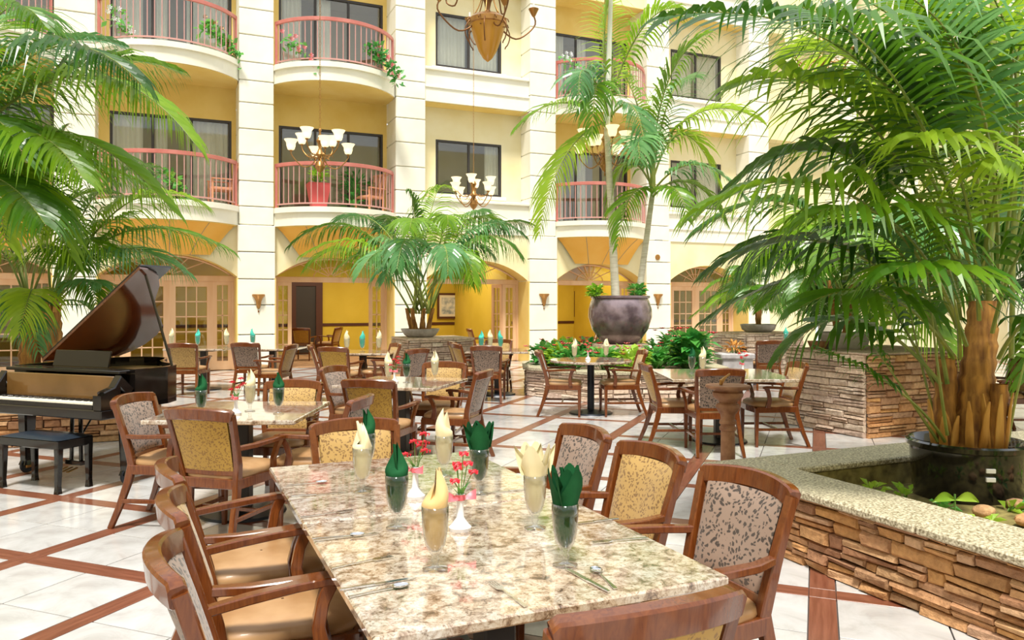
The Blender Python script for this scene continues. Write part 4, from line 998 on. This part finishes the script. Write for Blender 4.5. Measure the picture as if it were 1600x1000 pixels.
def frond_proto(var, mt, L=1.0, **kw):
    """a frond in its own frame: base at the origin, arching along +Y"""
    key = (var, mt.name)
    if key not in FR:
        rise = (.75, .55, .95, .35, .62)[var % 5]; drop = (.15, -.1, .45, -.25, .0)[var % 5]
        FR[key] = frond_mb((0, 0, 0), (0, .32, rise), (.04*(var-2), .95, drop), .36, .30, 46, .030, 100+var, .45+.1*(var % 3), .011).mesh('frond', [mt, M['petiole']])
    return FR[key]
def crown(root, base, n, L, mt, seed, emin=0, tilt=.3, az0=0, az1=2*pi, spread=.04):
    rr = random.Random(seed)
    for k in range(n):
        az = az0+(az1-az0)*(k+rr.uniform(-.3, .3))/n; var = rr.randrange(5); l = L*rr.uniform(.78, 1.12); mt_ = mt[rr.randrange(len(mt))] if isinstance(mt, list) else mt
        inst('frond', frond_proto(var, mt_), root, (base[0]+spread*rr.uniform(-1, 1), base[1]+spread*rr.uniform(-1, 1), base[2]+rr.uniform(-.05, .05)), (rr.uniform(-tilt*.3, tilt), rr.uniform(-.1, .1), az), (l, l, l))
def fronds(root, specs, mt, leafL=.45, bare=.3, dens=30, wd=.032, droop=.55, rad=.014, seed=0):
    o = root.location
    for k, (a, b, c_) in enumerate(specs):
        P = [W(*q)-o for q in (a, b, c_)]; m_ = mt[(k*7+seed) % len(mt)] if isinstance(mt, list) else mt
        ln = (P[1]-P[0]).length+(P[2]-P[1]).length
        frond_mb(*P, leafL*min(1.15, max(.6, ln/2.2)), bare, dens, wd, seed*50+k, droop, rad).build('frond', [m_, M['petiole']], root)
def pot(kind, parent=None, **k): pass
L_ = M['frond_lime']; G_, B_, D_ = M['frond'], M['frond_blue'], M['frond_dark']
# ---- giant palm in the black pot
bpc = C(5.2, 3.03); pt_ = thing('plant_pot', 'big round black glazed pot with two white marks holding the giant palm', 'pot', (bpc.x, bpc.y, .24))
MB().lathe([(0, 0), (.30, 0), (.325, .03), (.345, .34), (.345, .36), (.365, .37), (.37, .40), (.35, .41), (.335, .39), (.325, .33), (0, .33)], 44).build('pot_body', M['pot_black'], pt_, smooth=True)
MB().lathe([(.325, .335), (.0, .36)], 24).build('soil', M['soil'], pt_)
dv = Vector((-bpc.x, -bpc.y, 0)).normalized(); sv = Vector((dv.y, -dv.x, 0))
for k in range(2):
    a_ = math.atan2(dv.y, dv.x)+radians(28 if sv.dot(RV) < 0 else -28) if False else math.atan2(dv.y, dv.x)+radians(22)
    for z in (.20, .255)[k:k+1]: MB().cbox(.325, -.028, z, .350, .028, z+.028, .003, Matrix.Rotation(a_, 4, 'Z')).build('white_mark', M['white'], pt_)
gp = thing('palm', 'giant multi-stemmed palm with orange fibrous base in the black pot', 'palm', (bpc.x, bpc.y, .58))
rr = random.Random(5)
def trunk(root, p0, p1, r0, r1, mt, n=10, lump=.12, nm='trunk', seed=1, nn=12, bend=(0, 0, 0)):
    q = random.Random(seed); p0, p1 = Vector(p0), Vector(p1); b = Vector(bend); m = MB(); k = n*3
    def fn(u, v):
        a = 2*pi*u; r_ = lerp(r0, r1, v)*(1+lump*sin(v*n*2*pi)*.5+lump*.5*sin(a*5+v*9)); c_ = p0.lerp(p1, v)+b*sin(pi*v); return (c_.x+r_*cos(a), c_.y+r_*sin(a), c_.z)
    return m.grid(fn, nn, k).build(nm, mt, root, smooth='all')
def sheaths(root, c_, n, r, h, seed):
    q = random.Random(seed)
    for k in range(n):
        a = 2*pi*k/n+q.uniform(-.2, .2); hh = h*q.uniform(.6, 1.15); ca, sa = cos(a), sin(a); o = Vector(c_)
        MB().sweep([o+Vector((ca*r*.75, sa*r*.75, 0)), o+Vector((ca*r, sa*r, hh*.4)), o+Vector((ca*r*1.15, sa*r*1.15, hh*.75)), o+Vector((ca*r*1.35, sa*r*1.35, hh))], [.055, .05, .035, .012], [.02, .018, .014, .008], (-sa, ca, 0)).build('leaf_sheath', M['sheath'], root, smooth='all')
def rel(root, v): return Vector(v)-root.location
b0 = Vector((0, 0, -.02))
trunk(gp, b0+RV*.03, rel(gp, W(1536, 470, 5.25)), .13, .085, M['trunk'], 9, .14, seed=1); sheaths(gp, b0+RV*.03, 9, .14, .42, 3)
trunk(gp, b0-RV*.12+FV*.05, rel(gp, W(1478, 560, 5.3)), .085, .06, M['trunk'], 6, .14, seed=2); sheaths(gp, b0-RV*.12+FV*.05, 7, .09, .34, 4)
trunk(gp, b0+RV*.13-FV*.08, rel(gp, W(1562, 600, 5.1)), .07, .05, M['trunk'], 5, .14, seed=3); sheaths(gp, b0+RV*.13-FV*.08, 6, .08, .40, 6)
trunk(gp, rel(gp, W(1545, 480, 5.3)), rel(gp, W(1552, -40, 5.4)), .022, .018, M['petiole'], 12, .05, nm='cane', seed=4)
trunk(gp, rel(gp, W(1580, 560, 5.4)), rel(gp, W(1592, -40, 5.5)), .018, .015, M['petiole'], 12, .05, nm='cane', seed=5)
o_ = (1500, 560)
fronds(gp, [
 # big blades leaving over the top towards the picture's middle
 ((1530, 420, 5.2), (1400, -30, 4.8), (1035, 25, 4.2)), ((1545, 400, 5.3), (1500, -60, 5.4), (1180, -20, 5.0)), ((1500, 480, 5.2), (1380, 60, 4.8), (1140, 130, 4.6)),
 ((1520, 450, 5.2), (1330, 110, 5.2), (1130, 300, 5.4)), ((1500, 520, 5.2), (1350, 170, 4.6), (1085, 330, 4.5)), ((1490, 560, 5.3), (1330, 280, 5.2), (1110, 420, 5.3)),
 ((1560, 420, 5.1), (1560, -20, 4.6), (1330, -30, 4.0)), ((1560, 430, 5.2), (1640, 30, 4.9), (1500, -60, 4.5)), ((1570, 430, 5.2), (1680, 120, 5.1), (1740, 330, 5.0)),
 ((1550, 430, 5.4), (1540, 40, 5.9), (1380, 120, 6.4)), ((1540, 460, 5.4), (1460, 110, 5.9), (1270, 230, 6.5)), ((1560, 470, 5.3), (1640, 180, 5.8), (1560, 260, 6.4)),
 ((1510, 540, 5.1), (1420, 280, 4.5), (1280, 330, 4.1)), ((1470, 600, 5.2), (1330, 420, 5.2), (1215, 560, 5.2)), ((1480, 600, 5.2), (1440, 330, 5.2), (1290, 350, 5.1)),
 ((1530, 500, 5.0), (1520, 200, 4.4), (1430, 210, 3.9)), ((1550, 520, 5.1), (1600, 300, 4.7), (1680, 380, 4.4)), ((1500, 500, 5.3), (1480, 200, 5.6), (1320, 250, 6.0)),
 ((1520, 480, 5.3), (1400, 10, 5.5), (1230, 90, 5.9)), ((1490, 560, 5.2), (1390, 400, 4.7), (1250, 480, 4.5)), ((1540, 470, 5.5), (1590, 120, 6.2), (1480, 110, 6.9)),
 ((1560, 560, 5.0), (1630, 420, 4.6), (1700, 560, 4.4)), ((1545, 400, 5.4), (1620, -20, 5.6), (1590, -60, 6.2)), ((1470, 620, 5.3), (1400, 480, 5.5), (1330, 380, 5.9)),
 ((1520, 440, 5.2), (1440, 60, 4.2), (1250, 10, 3.7)), ((1500, 560, 5.1), (1500, 380, 4.4), (1400, 420, 4.0)), ((1530, 460, 5.1), (1560, 200, 4.4), (1600, 260, 4.0)),
 ((1545, 300, 5.4), (1500, -20, 5.0), (1420, 60, 4.6)), ((1552, 250, 5.4), (1610, -60, 5.2), (1640, 90, 4.9)), ((1545, 330, 5.4), (1440, 60, 5.6), (1400, 300, 5.8)),
 ((1590, 200, 5.5), (1540, -90, 5.6), (1440, 20, 5.9)), ((1590, 200, 5.5), (1660, -60, 5.4), (1700, 60, 5.2)),
 ], [G_, D_, L_, B_, D_, G_, D_, L_], .62, .30, 19, .060, .55, .015, seed=1)
# petioles that spread from the pot before branching
fronds(gp, [((1466, 690, 5.2), (1400, 590, 5.2), (1318, 470, 5.2)), ((1470, 680, 5.3), (1430, 560, 5.4), (1395, 330, 5.6)), ((1480, 680, 5.1), (1452, 500, 5.0), (1440, 300, 5.0)), ((1476, 690, 5.15), (1425, 600, 4.9), (1275, 540, 4.7)), ((1575, 690, 5.2), (1590, 580, 5.2), (1640, 450, 5.2))], [G_, D_], .34, .55, 30, .028, .6, .012, seed=2)
fc_ = C(9.5, 7.3); fpt = thing('plant_pot', 'black pot of the background palm clump beyond the giant palm', 'pot', (fc_.x, fc_.y, 0)); MB().lathe([(0, 0), (.30, 0), (.36, .5), (.38, .52), (.34, .52), (0, .46)], 24).build('pot_body', M['pot_black'], fpt, smooth=True)
fpm = thing('palm', 'dense palm clump standing behind the giant palm by the side wall', 'palm', (fc_.x, fc_.y, .5))
for k in range(4): trunk(fpm, (.12*cos(k*1.7), .12*sin(k*1.7), -.04), (.4*cos(k*1.7), .4*sin(k*1.7), 1.0+.5*k), .06, .04, M['trunk'], 7, .12, seed=120+k)
for k in range(4): crown(fpm, (.4*cos(k*1.7), .4*sin(k*1.7), .9+.5*k), 12, 2.5, [D_, G_, D_], 124+k, tilt=.35)
# ---- palm in the grey trough on the tall box planter
tp = W(1320, 552, 10.0); tr = thing('plant_pot', 'grey stone trough with rolled rim on the tall square planter', 'pot', (tp.x, tp.y, BH+.025), -YAW)
MB().lathe([(0, 0), (.24, 0), (.27, .03), (.30, .16), (.32, .18), (.32, .21), (.28, .21), (.27, .17), (0, .17)], 28).build('pot_body', M['pot_grey'], tr, smooth=True)
MB().lathe([(.27, .18), (0, .19)], 16).build('soil', M['soil'], tr)
bp = thing('palm', 'drooping palm growing from the grey trough on the tall square planter', 'palm', (tp.x, tp.y, BH+.2))
for k in range(3): trunk(bp, (.08*cos(k*2), .08*sin(k*2), -.02), (.2*cos(k*2+.5), .2*sin(k*2+.5), .5+.2*k), .045, .03, M['trunk'], 5, .12, seed=20+k)
crown(bp, (0, 0, .35), 12, 1.9, [D_, G_, B_], 21, tilt=.25); crown(bp, (.05, .05, .75), 12, 2.2, [D_, G_, B_], 22, tilt=.15)
lt = W(1278, 552, 9.9); q = thing('plant_pot', 'small terracotta-brown bowl on the edge of the tall square planter', 'pot', (lt.x, lt.y, BH+.025)); MB().lathe([(0, 0), (.09, 0), (.13, .10), (.12, .10), (0, .07)], 18).build('pot_body', M['sundial'], q, smooth=True)
# ---- plum pot with twin slim palms
pz = .84; pp = thing('plant_pot', 'large round mottled plum glazed pot standing in the octagonal planter', 'pot', (OX.x, OX.y, pz))
MB().lathe([(0, 0), (.28, 0), (.36, .06), (.50, .26), (.565, .48), (.56, .62), (.52, .76), (.50, .80), (.53, .82), (.53, .855), (.47, .86), (.46, .80), (0, .78)], 44).build('pot_body', M['pot_purple'], pp, smooth=True)
MB().lathe([(.46, .79), (0, .81)], 20).build('soil', M['soil'], pp)
tw = thing('palm', 'pair of slim pale-trunked palms rising from the plum pot', 'palm', (OX.x, OX.y, pz+.8))
t1 = rel(tw, W(948, 195, 13.9)); t2 = rel(tw, W(1020, 300, 14.1))
trunk(tw, rel(tw, W(962, 462, 13.85)), t1, .075, .05, M['trunk_pale'], 14, .06, seed=31); trunk(tw, rel(tw, W(998, 462, 13.95)), t2, .06, .045, M['trunk_pale'], 10, .06, seed=32)
trunk(tw, t1, rel(tw, W(955, -20, 13.9)), .06, .035, M['curtain'], 6, .03, nm='crown_shaft', seed=33); trunk(tw, t2, rel(tw, W(1020, 190, 14.1)), .055, .03, M['petiole'], 6, .03, nm='crown_shaft', seed=34)
fronds(tw, [((948, 200, 13.9), (880, 120, 13.4), (808, 200, 13.0)), ((950, 190, 13.9), (870, 210, 13.2), (842, 365, 12.8)), ((952, 170, 13.9), (900, 60, 13.6), (905, 150, 13.2)), ((952, 180, 13.9), (925, -10, 13.9), (985, -60, 13.9)), ((955, 150, 13.9), (1010, -20, 13.6), (1080, 20, 13.2)),
 ((955, 190, 13.9), (965, 20, 14.4), (930, -40, 14.8)), ((956, 180, 13.9), (1000, 120, 13.5), (1010, 260, 13.2)), ((952, 190, 13.9), (930, 60, 13.4), (925, 210, 13.0)),
 ((1018, 300, 14.1), (1020, 90, 13.9), (1110, 50, 13.7)), ((1018, 290, 14.1), (1060, 130, 14.2), (1125, 290, 14.2)), ((1020, 300, 14.1), (1090, 200, 13.6), (1180, 330, 13.2)), ((1020, 300, 14.1), (1090, 250, 14), (1135, 350, 14)),
 ((1018, 290, 14.1), (975, 200, 14), (950, 330, 14)), ((1018, 280, 14.1), (1000, 120, 14.4), (950, 90, 14.8)), ((1020, 280, 14.1), (1040, 110, 14.6), (1085, 120, 15)), ((1018, 300, 14.1), (980, 270, 13.6), (965, 385, 13.4)),
 ((1018, 310, 14.1), (1060, 260, 13.4), (1075, 345, 13.0)), ((1020, 240, 14.1), (1100, 130, 14.1), (1190, 190, 14.1)), ((1018, 300, 14.1), (990, 160, 13.5), (1000, 250, 13))],
 [G_, B_, L_, G_], .62, .16, 17, .055, .5, .022, seed=3)
def bush(nm, label, cat, p, r, h, n, L, wd, mt, seed, flowers=None, nf=0, group=None, fr=.05, hang=0):
    q = random.Random(seed); t = thing(nm, label, cat, p, 0, group); m = MB(); sm_ = MB()
    for k in range(n):
        a = q.uniform(0, 2*pi); e = q.uniform(.1, 1); rr_ = r*sqrt(q.random()); b = Vector((rr_*cos(a)*.6, rr_*sin(a)*.6, h*q.uniform(.15, .8)))
        d = Vector((cos(a)*e, sin(a)*e, q.uniform(.0, .9)-hang)).normalized(); s_ = d.cross(Vector((0, 0, 1))).normalized(); u_ = s_.cross(d); l = L*q.uniform(.7, 1.2); w_ = wd*q.uniform(.7, 1.2)
        c1 = b+d*l*.5-u_*0; c2 = b+d*l+Vector((0, 0, -l*.25)); m.add([b, c1+s_*w_*.5+u_*.01, c2, c1-s_*w_*.5+u_*.01, c1-u_*.012], ((0, 4, 1), (1, 4, 2), (2, 4, 3), (3, 4, 0)))
        if k % 3 == 0: sm_.tube([(b.x*.2, b.y*.2, 0), b], .006, 3, False)
    m.build('leaves', mt, t, kind='stuff'); sm_.build('stems', M['stem'], t, kind='stuff')
    for k in range(nf):
        a = q.uniform(0, 2*pi); rr_ = r*sqrt(q.random()); c_ = Vector((rr_*cos(a), rr_*sin(a), h*q.uniform(.7, 1.15)-hang*rr_)); f = MB()
        for z in range(7):
            b = z*.9; d = Vector((cos(b), sin(b), .45)).normalized(); s_ = d.cross(Vector((0, 0, 1))).normalized(); f.add([c_, c_+d*fr*.6+s_*fr*.3, c_+d*fr, c_+d*fr*.6-s_*fr*.3], ((0, 1, 2, 3),))
        f.build('bloom', flowers, t)
    return t
for k, (px, lb) in enumerate(((931, 'small lime-yellow bush on the plum pot rim, beside the taller slim trunk'), (996, 'small darker green bush on the plum pot rim, beside the shorter slim trunk'))):
    p = W(px, 464, 13.75); bush('rim_bush', lb, 'plant', (p.x, p.y, pz+.80), .16, .26, 90, .13, .07, M['leaf_lime'] if k == 0 else M['leaf'], 40+k)
q = random.Random(9)
for k in range(16):
    a = 2*pi*k/16; rad_ = 1.15+.2*(k % 2); x, y = OX.x+rad_*cos(a), OX.y+rad_*sin(a)
    front = (Vector((x, y, 0))-OX).dot(FV) < .4
    t_ = ['leafy plant with red flowers in the octagonal planter', 'leafy plant with pale pink flowers in the octagonal planter'][k % 2]
    bush('flowering_plant', t_, 'plant', (x, y, .42), .34, .42 if k not in (13, 14, 15, 0) else .62, 95, .24, .13, [M['leaf'], M['leaf'], M['leaf_lime']][k % 3], 60+k, M['red'] if k % 2 == 0 else M['pink'], 7, 'flowering plants ringed around the plum pot', .07)
p = C(12.9, 3.0); bush('flowering_plant', 'tall broad-leaved plant with bright red blooms at the end of the octagonal planter', 'plant', (p.x, p.y, .42), .34, .72, 110, .30, .19, M['leaf'], 91, M['red'], 6, None, .09)
# ---- middle palm on the square planter
mp0 = C(14.9, -1.75); q_ = thing('plant_pot', 'wide grey stone bowl under the wide-spreading middle palm', 'pot', (mp0.x, mp0.y, .92))
MB().lathe([(0, 0), (.24, 0), (.30, .04), (.36, .13), (.37, .16), (.32, .16), (.30, .12), (0, .12)], 30).build('pot_body', M['pot_grey'], q_, smooth=True); MB().lathe([(.30, .13), (0, .14)], 16).build('soil', M['soil'], q_)
mp = thing('palm', 'wide-spreading many-stemmed palm on the square planter before the arcade columns', 'palm', (mp0.x, mp0.y, 1.05))
for k in range(7): trunk(mp, (.16*cos(k*.9), .16*sin(k*.9), -.02), (.26*cos(k*.9+.2), .26*sin(k*.9+.2), .42), .05, .035, M['trunk'], 4, .12, seed=50+k, nn=8)
sp = []
for k, (tx, ty, mx_, my, dD) in enumerate(((452, 385, 560, 290, 0), (470, 400, 590, 330, -1.0), (478, 420, 560, 340, 1), (520, 350, 600, 300, 1.6), (560, 430, 610, 340, -1.4), (640, 300, 655, 330, 0), (690, 290, 672, 310, 1), (700, 350, 700, 300, -1), (760, 330, 715, 320, 1.3),
      (822, 370, 740, 300, 0), (812, 400, 750, 320, -1), (790, 360, 720, 290, 1.5), (740, 440, 720, 330, -1.6), (700, 430, 700, 320, -2), (620, 420, 640, 310, -2), (590, 360, 630, 290, 2), (640, 360, 650, 300, -2), (675, 345, 660, 330, 2), (560, 395, 620, 330, -.5), (770, 400, 720, 350, .4), (830, 350, 745, 330, 1), (525, 420, 600, 360, -.6), (735, 445, 715, 370, -.9), (600, 440, 625, 370, -1.2))):
    a = k*1.7; s0 = (658+16*cos(a), 490, 14.9+.12*sin(a)); sp.append((s0, (mx_, my-10, 14.9+dD*.5), (tx, ty, 14.9+dD)))
fronds(mp, sp, [B_, G_, B_, G_, D_], .60, .34, 19, .050, .75, .020, seed=4)
# ---- small palm by the blank wall
fp0 = C(16.8, 5.3); q_ = thing('plant_pot', 'grey stone bowl with a small palm by the blank cream wall', 'pot', (fp0.x, fp0.y, .95))
MB().lathe([(0, 0), (.26, 0), (.34, .05), (.38, .16), (.34, .17), (.32, .13), (0, .13)], 28).build('pot_body', M['pot_grey'], q_, smooth=True); MB().lathe([(.32, .13), (0, .14)], 16).build('soil', M['soil'], q_)
sp_ = thing('palm', 'small bushy palm in the grey bowl by the blank cream wall', 'palm', (fp0.x, fp0.y, 1.08))
for k in range(2): trunk(sp_, (.05*k, .04*k, -.02), (.06-.1*k, .02, .5), .06, .045, M['trunk'], 4, .12, seed=70+k, nn=8)
crown(sp_, (0, 0, .42), 16, 1.5, [G_, D_], 71, tilt=.3)
pb = C(14.2, 4.05); bo = thing('plant_pot', 'rectangular grey trough of dry brown plants behind the sundial chairs', 'pot', (pb.x, pb.y, 0), -YAW); MB().cbox(-.28, -.2, .0, .28, .2, .62, .02).cbox(-.31, -.23, .56, .31, .23, .66, .02).build('pot_body', M['pot_grey'], bo)
bush('shrub', 'dry brownish plant in the rectangular grey trough', 'plant', (pb.x, pb.y, .62), .2, .25, 50, .16, .05, M['sheath'], 74)
# ---- shaggy palms behind the piano
l1 = C(9.3, -5.72); l2 = C(9.35, -5.45)
for k, (c_, lb, px, sd_) in enumerate(((l1, 'shaggy palm behind the piano, outer of the two trunks', 45, 81), (l2, 'shaggy palm behind the piano, closer to the open lid', 78, 82))):
    lpm = thing('palm', lb, 'palm', (c_.x, c_.y, .42)); top = rel(lpm, W(px, 478, 9.4))
    trunk(lpm, (0, 0, -.02), top, .13, .10, M['trunk'], 9, .16, seed=sd_); sheaths(lpm, (top.x, top.y, top.z-.25), 7, .10, .35, sd_)
    if k == 0:
        fronds(lpm, [((45, 490, 9.4), (0, 300, 9.0), (-120, 420, 8.6)), ((45, 490, 9.4), (60, 280, 9.6), (180, 300, 9.8)), ((45, 480, 9.4), (30, 250, 9.9), (-60, 260, 10.4)), ((45, 480, 9.4), (-20, 400, 8.9), (-60, 560, 8.5)), ((48, 490, 9.4), (60, 400, 8.6), (30, 520, 8.2)),
          ((45, 480, 9.4), (90, 330, 8.8), (120, 420, 8.4)), ((45, 480, 9.4), (10, 330, 9.2), (-30, 350, 9)), ((40, 480, 9.4), (20, 420, 8.8), (60, 550, 8.4)), ((45, 470, 9.4), (-10, 260, 9.8), (60, 180, 10.2))], [G_, L_, B_, D_], .55, .28, 26, .036, .6, .016, seed=5)
    else:
        fronds(lpm, [((80, 480, 9.4), (170, 290, 9.2), (358, 390, 9.0)), ((82, 480, 9.4), (150, 330, 9.0), (290, 425, 8.8)), ((80, 480, 9.4), (190, 240, 9.4), (320, 320, 9.4)), ((80, 480, 9.4), (130, 250, 9.8), (240, 260, 10.2)), ((80, 480, 9.4), (140, 400, 9.2), (150, 475, 8.9)),
          ((82, 480, 9.4), (120, 450, 9.6), (155, 500, 9.8)), ((80, 480, 9.4), (90, 320, 8.8), (180, 400, 8.6)), ((80, 470, 9.4), (60, 260, 9.4), (100, 200, 9.6)), ((80, 480, 9.4), (160, 350, 9.8), (250, 400, 10.2)), ((82, 485, 9.4), (130, 420, 8.9), (160, 445, 8.6)), ((80, 480, 9.4), (110, 360, 9.0), (210, 330, 8.8))], [L_, B_, G_, D_], .60, .26, 26, .038, .6, .016, seed=6)
# ---- tall palm standing at the edge of the view, whose fronds arch in from the side
tpb = C(8.9, -7.2); tl = thing('palm', 'tall palm whose long bright fronds arch over the piano', 'palm', (tpb.x, tpb.y, .42))
trunk(tl, (0, 0, -.02), rel(tl, W(-95, 260, 8.6)), .16, .11, M['trunk'], 14, .12, seed=90)
fronds(tl, [((-95, 270, 8.6), (130, -10, 8.0), (305, 225, 7.4)), ((-95, 270, 8.6), (90, 110, 8.2), (270, 330, 7.8)), ((-95, 270, 8.6), (60, -40, 7.6), (220, 130, 7.0)), ((-95, 260, 8.6), (30, 20, 8.8), (190, 70, 9)), ((-95, 260, 8.6), (-10, -80, 8.2), (70, 40, 7.8)),
 ((-95, 270, 8.6), (40, 130, 7.8), (130, 280, 7.2)), ((-95, 270, 8.6), (20, 180, 8.4), (110, 400, 8.0)), ((-95, 270, 8.6), (-30, 100, 7.8), (40, 250, 7.2)), ((-95, 270, 8.6), (-60, 60, 9.2), (20, 20, 9.8)), ((-95, 280, 8.6), (60, 200, 8.8), (230, 290, 8.8)), ((-95, 280, 8.6), (-20, 200, 8), (10, 380, 7.5)),
 ((-95, 270, 8.6), (100, 40, 9.0), (280, 110, 9.4)), ((-95, 280, 8.6), (0, 240, 7.8), (70, 350, 7.2)), ((-95, 270, 8.6), (-200, 30, 8), (-280, 260, 7.6)), ((-95, 270, 8.6), (-180, 0, 9), (-300, 180, 9.4))], [G_, D_, L_, B_, G_], .75, .20, 22, .048, .55, .018, seed=7)
# ---- seedling, groundcover and pebbles in the near planter
p = W(1492, 800, 4.35); p.z = .28; sg = thing('seedling', 'two-leaved green seedling in front of the black pot', 'plant', (p.x, p.y, .29))
MB().tube([(0, 0, -.03), (0, 0, .20)], .006, 6).build('stem', M['stem'], sg)
for s in (-1, 1): MB().grid(lambda u, v: (RV*s*(.13*u)+FV*0+Vector((0, 0, .17+.035*sin(u*2.6)-.03*u))+Vector((0, 0, 1))*(v-.5)*.055*sin(pi*min(1, u*.96+.02))-FV*.02*abs(v-.5)), 8, 2).build('leaf', M['leaf_lime'], sg, smooth='all')
q = random.Random(12)
for k in range(26):
    x, y = q.uniform(3.95, 6.0), q.uniform(1.6, 4.0)
    if (Vector((x, y, 0))-Vector((bpc.x, bpc.y, 0))).length < .45: continue
    bush('groundcover_sprig', 'small green sprig growing in the mossy soil around the black pot', 'plant', (x, y, .29), .07, q.uniform(.05, .14), 9, .10, .05, M['leaf_lime'] if k % 2 else M['leaf'], 200+k, None, 0, 'sprigs in the near planter soil')
pk = [MB().grid(lambda u, v: ((.055+.01*sin(k+u*9))*cos(2*pi*u)*sin(pi*v), .045*sin(2*pi*u)*sin(pi*v), .032*cos(pi*v)), 10, 6).mesh('rock', M['stone'], 'all') for k in range(3)]
for k in range(9):
    o = bpy.data.objects.new('rock', pk[k % 3]); COL.objects.link(o); a = k*.55-.4; o.location = (bpc.x-.1+.62*sin(a)*1.0-.1, bpc.y-.55+.18*cos(a*2)-.12*k*.3, .32); o.rotation_euler = (0, 0, k*1.3); o.scale = (1.3, 1.3, 1.2)
    tag(o, 'rounded tan rock lying on the soil by the black pot', 'rock', 'rocks beside the black pot')
# ---- balcony plants and furniture
def vine(px, py, Y, label, seed, fl, h=.9, drop=.7):
    p = Y_(px, py, Y); bush('trailing_plant', label, 'plant', p, .30, .35, 120, .13, .07, M['leaf'], seed, fl, 8, None, .05); 
    t = bpy.data.objects[-1] if False else None
    return p
def trailing(px, py, D, label, seed, fl, dirx=1, n=190):
    p = W(px, py, D); q = random.Random(seed); t = thing('trailing_plant', label, 'plant', p)
    m = MB()
    for k in range(n):
        u = q.random(); c_ = RV*dirx*(.75*u-.25+q.uniform(-.1, .1))+Vector((0, 0, .28-.75*u*u+q.uniform(-.16, .16)))+FV*q.uniform(-.08, .08)
        d = Vector((q.uniform(-1, 1), q.uniform(-1, 1), q.uniform(-.6, .8))).normalized(); s_ = d.orthogonal().normalized(); l = .17*q.uniform(.6, 1.2)
        m.add([c_, c_+d*l*.5+s_*l*.3, c_+d*l, c_+d*l*.5-s_*l*.3], ((0, 1, 2, 3),))
    m.build('leaves', M['leaf'], t, kind='stuff')
    for k in range(9):
        u = q.random(); c_ = RV*dirx*(.7*u-.25+q.uniform(-.1, .1))+Vector((0, 0, .34-.7*u*u+q.uniform(-.12, .16)))-FV*.06; f = MB()
        for z in range(6): b = z*1.05; f.add([c_, c_+Vector((cos(b)*.05, -.02, sin(b)*.05)), c_+Vector((cos(b+.6)*.055, 0, sin(b+.6)*.055))], ((0, 1, 2),))
        f.build('bloom', fl, t)
    MB().tube([RV*dirx*(-.25)+Vector((0, 0, .2)), RV*dirx*.1+Vector((0, 0, .12)), RV*dirx*.5+Vector((0, 0, -.4))], .008, 4).build('stem', M['stem'], t)
trailing(335, 62, 17.6, 'green vine with orange blooms trailing over the upper rail above the wooden rocker balcony', 301, M['brass'])
trailing(590, 95, 18.4, 'trailing pink-flowered plant spilling over the upper balcony rail', 302, M['pink'])
trailing(185, 45, 16.4, 'grey-green plant on the upper balcony beside the tall piano palm', 303, M['white'], n=60)
trailing(462, 84, 17.8, 'small pink flowers at the upper balcony floor edge', 304, M['pink'], n=40)
trailing(892, 110, 20.2, 'white and green plant on the upper balcony behind the slim palms', 305, M['white'], n=60)
trailing(262, 290, 17.3, 'bright green fern on the balcony with the wooden rocker', 306, M['leaf_lime'], n=80)
def armchair(p, rz, label, mt):
    t = thing('balcony_chair', label, 'chair', p, rz)
    MB().cbox(-.25, -.25, .38, .25, .25, .44, .01).build('seat', mt, t)
    for x in (-.2, -.1, 0, .1, .2): MB().sweep([(x, -.24, .44), (x, -.36, 1.0)], .06, .02, (1, 0, 0)).build('back_slat', mt, t)
    MB().sweep([(-.26, -.36, 1.0), (.26, -.36, 1.0)], .04, .06, (0, 1, 0)).build('top_rail', mt, t)
    for s in (-1, 1):
        MB().sweep([(s*.27, -.30, .62), (s*.27, .25, .62)], .06, .025, (1, 0, 0)).build('armrest', mt, t)
        for y in (-.22, .22): MB().sweep([(s*.25, y, .05), (s*.25, y, .62)], .04, .04, (1, 0, 0)).build('leg', mt, t)
        MB().sweep([(s*.25, -.4, .06), (s*.25, -.15, .02), (s*.25, .15, .02), (s*.25, .4, .06)], .03, .035, (1, 0, 0)).build('rocker', mt, t)
    return t
M['orangewood'] = m_noise('orange_painted_wood', (.62, .26, .13), (.74, .36, .22), 4, .45)
p = Y_(578, 300, 19.0); armchair((p.x, 19.05, 3.76), ang(-1, -.8), 'orange wooden rocking chair on the balcony with the red planter box', M['orangewood'])
p = Y_(345, 290, 19.0); armchair((p.x, 19.05, 3.76), ang(-.6, -1), 'pale orange wooden rocker on the balcony above the closed glazed arch', M['orangewood'])
p = Y_(497, 300, 18.6); rp = thing('planter_box', 'red tapered planter box on the balcony above the open arch', 'planter', (p.x, 18.55, 3.76)); MB().lathe([(0, 0), (.22, 0), (.34, .55), (.36, .60), (.32, .60), (.30, .5), (0, .5)], 4, a0=pi/4).build('box', M['redpot'], rp)
bush('shrub', 'yellow-green plant in the red planter box on the balcony', 'plant', (p.x, 18.55, 4.28), .2, .5, 60, .26, .06, M['leaf_lime'], 310)
p = Y_(555, 245, 19.25); bush('shrub', 'dark green houseplant against the balcony glass above the open arch', 'plant', (p.x, 19.25, 3.76), .3, 1.2, 90, .35, .09, M['leaf'], 311)
